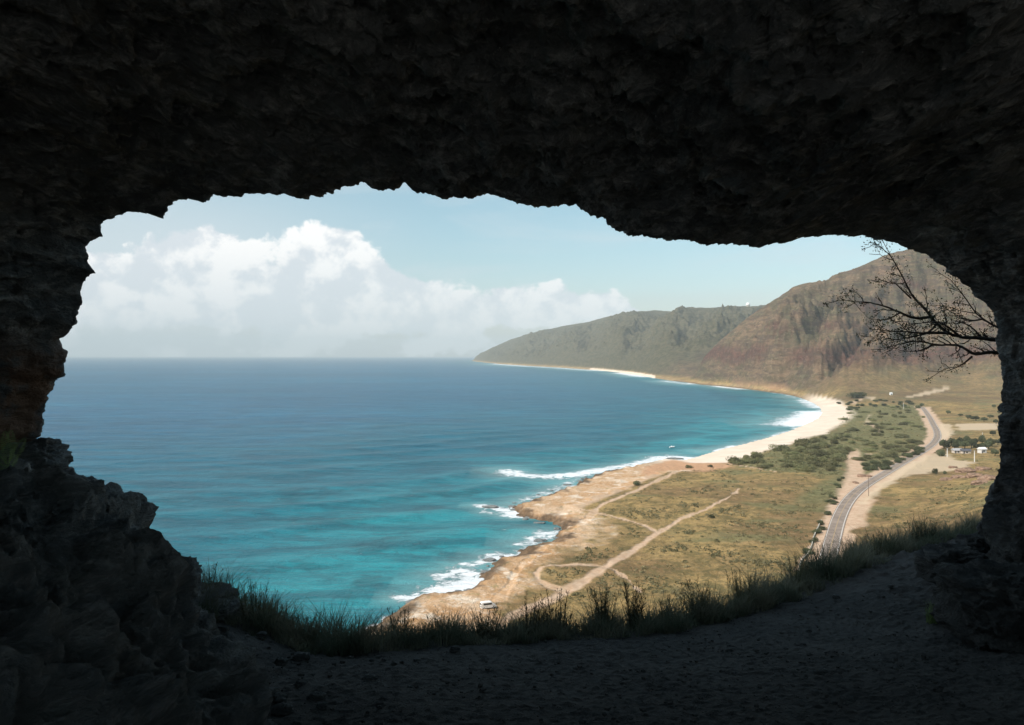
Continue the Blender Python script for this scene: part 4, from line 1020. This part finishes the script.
def wall_line(pts, h, w, label):
    L = smooth(resample(to_ground(pts), 2.0), 2); m = MB(); n = len(L)
    t = np.gradient(L[:, :2], axis=0); t /= np.linalg.norm(t, axis=1)[:, None]; nr = np.stack([t[:, 1], -t[:, 0]], -1)*w/2
    z = gz(L[:, 0], L[:, 1]); jag = rng.uniform(-.12, .12, n)
    V = np.stack([np.column_stack([L[:, :2]-nr, z-.4]), np.column_stack([L[:, :2]-nr, z+h+jag]), np.column_stack([L[:, :2]+nr, z+h+jag]), np.column_stack([L[:, :2]+nr, z-.4])], 1)
    Q = [[i*4+k, i*4+k+1, (i+1)*4+k+1, (i+1)*4+k] for i in range(n-1) for k in range(3)]+[[0, 1, 2, 3], [(n-1)*4+3, (n-1)*4+2, (n-1)*4+1, (n-1)*4]]
    o = mesh_np('stone_wall', V.reshape(-1, 3), Q, M['concrete'], smooth=False); tag(o, label, 'wall')
wall_line([(821.5,521),(817,530),(813.5,538),(811.5,547),(808,555),(802,560),(799.5,566),(799,572)], .65, .4, 'low pale wall running beside the ditch left of the road')

def mound(px, py, w, h, label):
    g = to_ground([(px, py)])[0]; o = blob_rock('dirt_pile', g+np.array([0, 0, h*.1]), (w/2, 2.5, h), 40+px, label, None, M['earth'], (40, 60), .3, cat='dirt pile')
mound(864.5, 476.5, 8, 1.1, 'long reddish dirt pile at the roadside turnoff'); mound(855.5, 483, 2.6, .8, 'small reddish dirt pile in front of the long one')
for i, (x, y, w) in enumerate([(958,478,5),(966,472,7),(975,477,6),(983,470,6),(990,480,7),(953,468,3.5),(980,484,5),(946,480,4)]):
    g = to_ground([(x, y)])[0]; blob_rock('outcrop', g, (w/2*1.4, w/2, w*.32), 60+i, 'reddish brown rock outcrop on the dry slope below the farm', 'rock outcrops on the dry slope', M['earth'], (30, 44), .4)
# rocks standing in the surf
for i, (x, y, w, lb) in enumerate([(490,507.5,5,'dark rock awash in foam off the pointed headland'), (416,603,4,'flat brown rock at the left end of the visible shore'), (674,459,7,'dark rock knob at the tip beside the beach'), (471,592,3,'dark rock in the white surf beside the shelf'), (540,541,3,'dark rock in the foam inside the small cove')]):
    X, Y = pix0(x, y); blob_rock('sea_rock', (X, Y, .1), (w*.8, w*.45, .8), 80+i, lb, None, M['rock'], (30, 44), .4)
surf_px = []
while len(surf_px) < 34:
    i = rng.integers(3, 34); a = coast[i]; b = coast[i+1]; t_ = rng.random(); p = a+(b-a)*t_+rng.normal(0, 3.2, 2)
    if -9 < float(coast_d(p[:1], p[1:])[0]) < .5: surf_px.append(p)
for i, p in enumerate(surf_px):
    w = rng.uniform(.5, 1.6); blob_rock('reef_rock', (p[0], p[1], .05), (w*rng.uniform(.8, 1.7), w, w*.42), 120+i, 'small dark wave-washed rock along the edge of the rocky shelf', 'wave-washed rocks along the shelf', M['rock'], (20, 30), .45)
# small boat
def boat(px, py):
    X, Y = pix0(px, py); r = empty('small_boat', (X, Y, .1), .3, label='tiny white boat on the turquoise water off the beach', cat='boat')
    xs = np.linspace(-2.2, 2.4, 14); V = []
    for x in xs:
        w = .85*math.sqrt(max(0, 1-max(0, (x+.2)/2.6)**2.2)); k = .3*max(0, x/2.4)**2
        V += [(x, -w, .75+k), (x, -w*.7, .0), (x, 0, -.25), (x, w*.7, 0), (x, w, .75+k), (x, w*.85, .72+k), (x, 0, .35), (x, -w*.85, .72+k)]
    n = len(xs); Q = [[i*8+k, i*8+(k+1) % 8, (i+1)*8+(k+1) % 8, (i+1)*8+k] for i in range(n-1) for k in range(8)]+[[0, 1, 2, 3], [0, 3, 4, 5]]
    mesh_np('hull', V, Q, M['white'], r); m = MB(); m.box((-.3, 0, .95), (1.0, .9, .8), taper=.8); m.build('cabin', M['white'], r)
boat(672, 447.5)

# ------------------------------------------------------------------ air
def haze():
    m = bpy.data.materials.new('haze air'); m.use_nodes = True; t = m.node_tree; t.nodes.clear()
    o = t.nodes.new('ShaderNodeOutputMaterial'); v = t.nodes.new('ShaderNodeVolumePrincipled')
    v.inputs['Color'].default_value = (.86, .97, 1.0, 1); v.inputs['Density'].default_value = HAZE; v.inputs['Anisotropy'].default_value = -.15
    t.links.new(v.outputs[0], o.inputs['Volume'])
    mb = MB(); x0, x1, y0, y1, z0, z1 = -34000, 34000, -4000, 34000, -9, 760
    mb.box(((x0+x1)/2, (y0+y1)/2, (z0+z1)/2), (x1-x0, y1-y0, z1-z0)); b = mb.build('haze', m); b['kind'] = 'stuff'
HAZE = 6.2e-5
haze()

# ------------------------------------------------------------------ sky, sun, camera
SUN_EL, SUN_AZ = math.radians(42), math.radians(238)      # azimuth clockwise from +Y (view direction)
wd = bpy.data.worlds.new('World'); sc.world = wd; wd.use_nodes = True
def world():
    t = NT.__new__(NT); t.t = wd.node_tree; t.t.nodes.clear(); t.out = t.n('ShaderNodeOutputWorld')
    sky = t.n('ShaderNodeTexSky', sky_type='NISHITA', sun_disc=False); sky.sun_elevation = SUN_EL; sky.sun_rotation = SUN_AZ
    sky.altitude = 80; sky.air_density = 1.0; sky.dust_density = 1.2; sky.ozone_density = 1.5
    co = t.n('ShaderNodeTexCoord'); x = t.n('ShaderNodeSeparateXYZ'); t.l(co.outputs['Generated'], x.inputs[0])
    X, Y, Z = x.outputs
    az = t.math('ARCTAN2', X, Y); el = t.math('ARCSINE', Z)           # direction angles
    def vec(sa, se, oa=0, oe=0):
        c = t.n('ShaderNodeCombineXYZ'); t.l(t.math('MULTIPLY', t.math('ADD', az, oa), sa), c.inputs[0]); t.l(t.math('MULTIPLY', t.math('ADD', el, oe), se), c.inputs[1]); return c.outputs[0]
    def density(oa=0, oe=0):
        n1 = t.noise(vec(1, 1.25, oa, oe), 9.0, 9, .58, .15); n2 = t.noise(vec(1, 1.1, oa, oe), 24, 8, .62, .3)
        return t.math('ADD', t.math('MULTIPLY', n1, .72), t.math('MULTIPLY', n2, .28))
    d0 = density(); d1 = density(.020, -.016)
    # band of cumulus: thick to the left, sinking to the right
    top = t.ramp(az, -.50, .20, .150, .100, True); 
    bump = t.math('MULTIPLY', t.math('SUBTRACT', t.noise(vec(1, 0), 6.0, 3, .5), .5), .10)
    top = t.math('ADD', top, bump)
    for a0, w0, h0 in ((-.215, .075, .050), (-.36, .07, .022), (.04, .06, .014)):      # the tall heads of the bank
        q = t.math('DIVIDE', t.math('SUBTRACT', az, a0), w0); top = t.math('ADD', top, t.math('MULTIPLY', t.math('EXPONENT', t.math('MULTIPLY', t.math('MULTIPLY', q, q), -1.0)), h0))
    rel = t.math('SUBTRACT', top, el)                                  # above zero inside the band
    env = t.math('ADD', t.ramp(rel, -.05, .07, -.42, .27, False), t.ramp(az, .12, .24, 0, -.35))
    base = t.ramp(el, .022, .058, -.25, .0)
    dens = t.math('ADD', t.math('ADD', d0, env), base)
    cov = t.ramp(dens, .515, .575)
    thin = t.math('MULTIPLY', t.ramp(t.noise(vec(1.2, 6.0), 3.2, 6, .55, .4), .45, .70), .45)
    left = t.math('MULTIPLY', t.ramp(az, -.05, -.42), t.ramp(el, .26, .12)); thin = t.math('MAXIMUM', thin, t.math('MULTIPLY', left, .75))
    lit = t.ramp(t.math('SUBTRACT', d0, d1), -.055, .06)
    thick = t.ramp(dens, .55, .85)
    ccol = t.mix(lit, (.60, .64, .68), (.92, .90, .88)); ccol = t.mix(t.math('MULTIPLY', t.ramp(el, .15, .05), .45), ccol, (.56, .62, .66))
    skyc = t.n('ShaderNodeVectorMath', operation='SCALE'); t.l(sky.outputs[0], skyc.inputs[0]); skyc.inputs[3].default_value = SKY
    hs = t.n('ShaderNodeHueSaturation'); t.l(skyc.outputs[0], hs.inputs['Color']); hs.inputs['Saturation'].default_value = .98; hs.inputs['Hue'].default_value = .468; hs.inputs['Value'].default_value = 1.14
    c = t.mix(thin, hs.outputs[0], (.55, .61, .65)); c = t.mix(t.math('MULTIPLY', cov, .92), c, ccol)
    bg = t.n('ShaderNodeBackground'); t.l(c, bg.inputs[0]); bg.inputs[1].default_value = 1.0; t.l(bg.outputs[0], t.out.inputs[0])
SKY = .10
world()
sd = bpy.data.lights.new('sun', 'SUN'); sd.energy = 4.0; sd.angle = math.radians(.55); sd.color = (1, .93, .84)
so = bpy.data.objects.new('sun', sd); COL.objects.link(so)
dirv = Vector((math.sin(SUN_AZ)*math.cos(SUN_EL), math.cos(SUN_AZ)*math.cos(SUN_EL), math.sin(SUN_EL)))
so.rotation_euler = dirv.to_track_quat('Z', 'Y').to_euler()
cd = bpy.data.cameras.new('camera'); cam = bpy.data.objects.new('camera', cd); COL.objects.link(cam); sc.camera = cam
cam.location = (0, 0, H); cam.rotation_euler = (math.pi/2, 0, 0); cd.sensor_width = 36; cd.lens = 36*F/1024; cd.shift_y = -(362.5-HY)/1024
cd.clip_start = .05; cd.clip_end = 90000
sc.render.resolution_x = 1024; sc.render.resolution_y = 725
vs = sc.view_settings; vs.view_transform = 'Standard'; vs.look = 'None'; vs.gamma = 1; vs.exposure = .38; vs.use_curve_mapping = False
cy = sc.cycles; cy.use_denoising = True; cy.max_bounces = 6; cy.diffuse_bounces = 4; cy.glossy_bounces = 2; cy.volume_bounces = 0; cy.use_adaptive_sampling = True; cy.adaptive_threshold = .01
cy.sample_clamp_indirect = 6; cy.caustics_reflective = False; cy.caustics_refractive = False
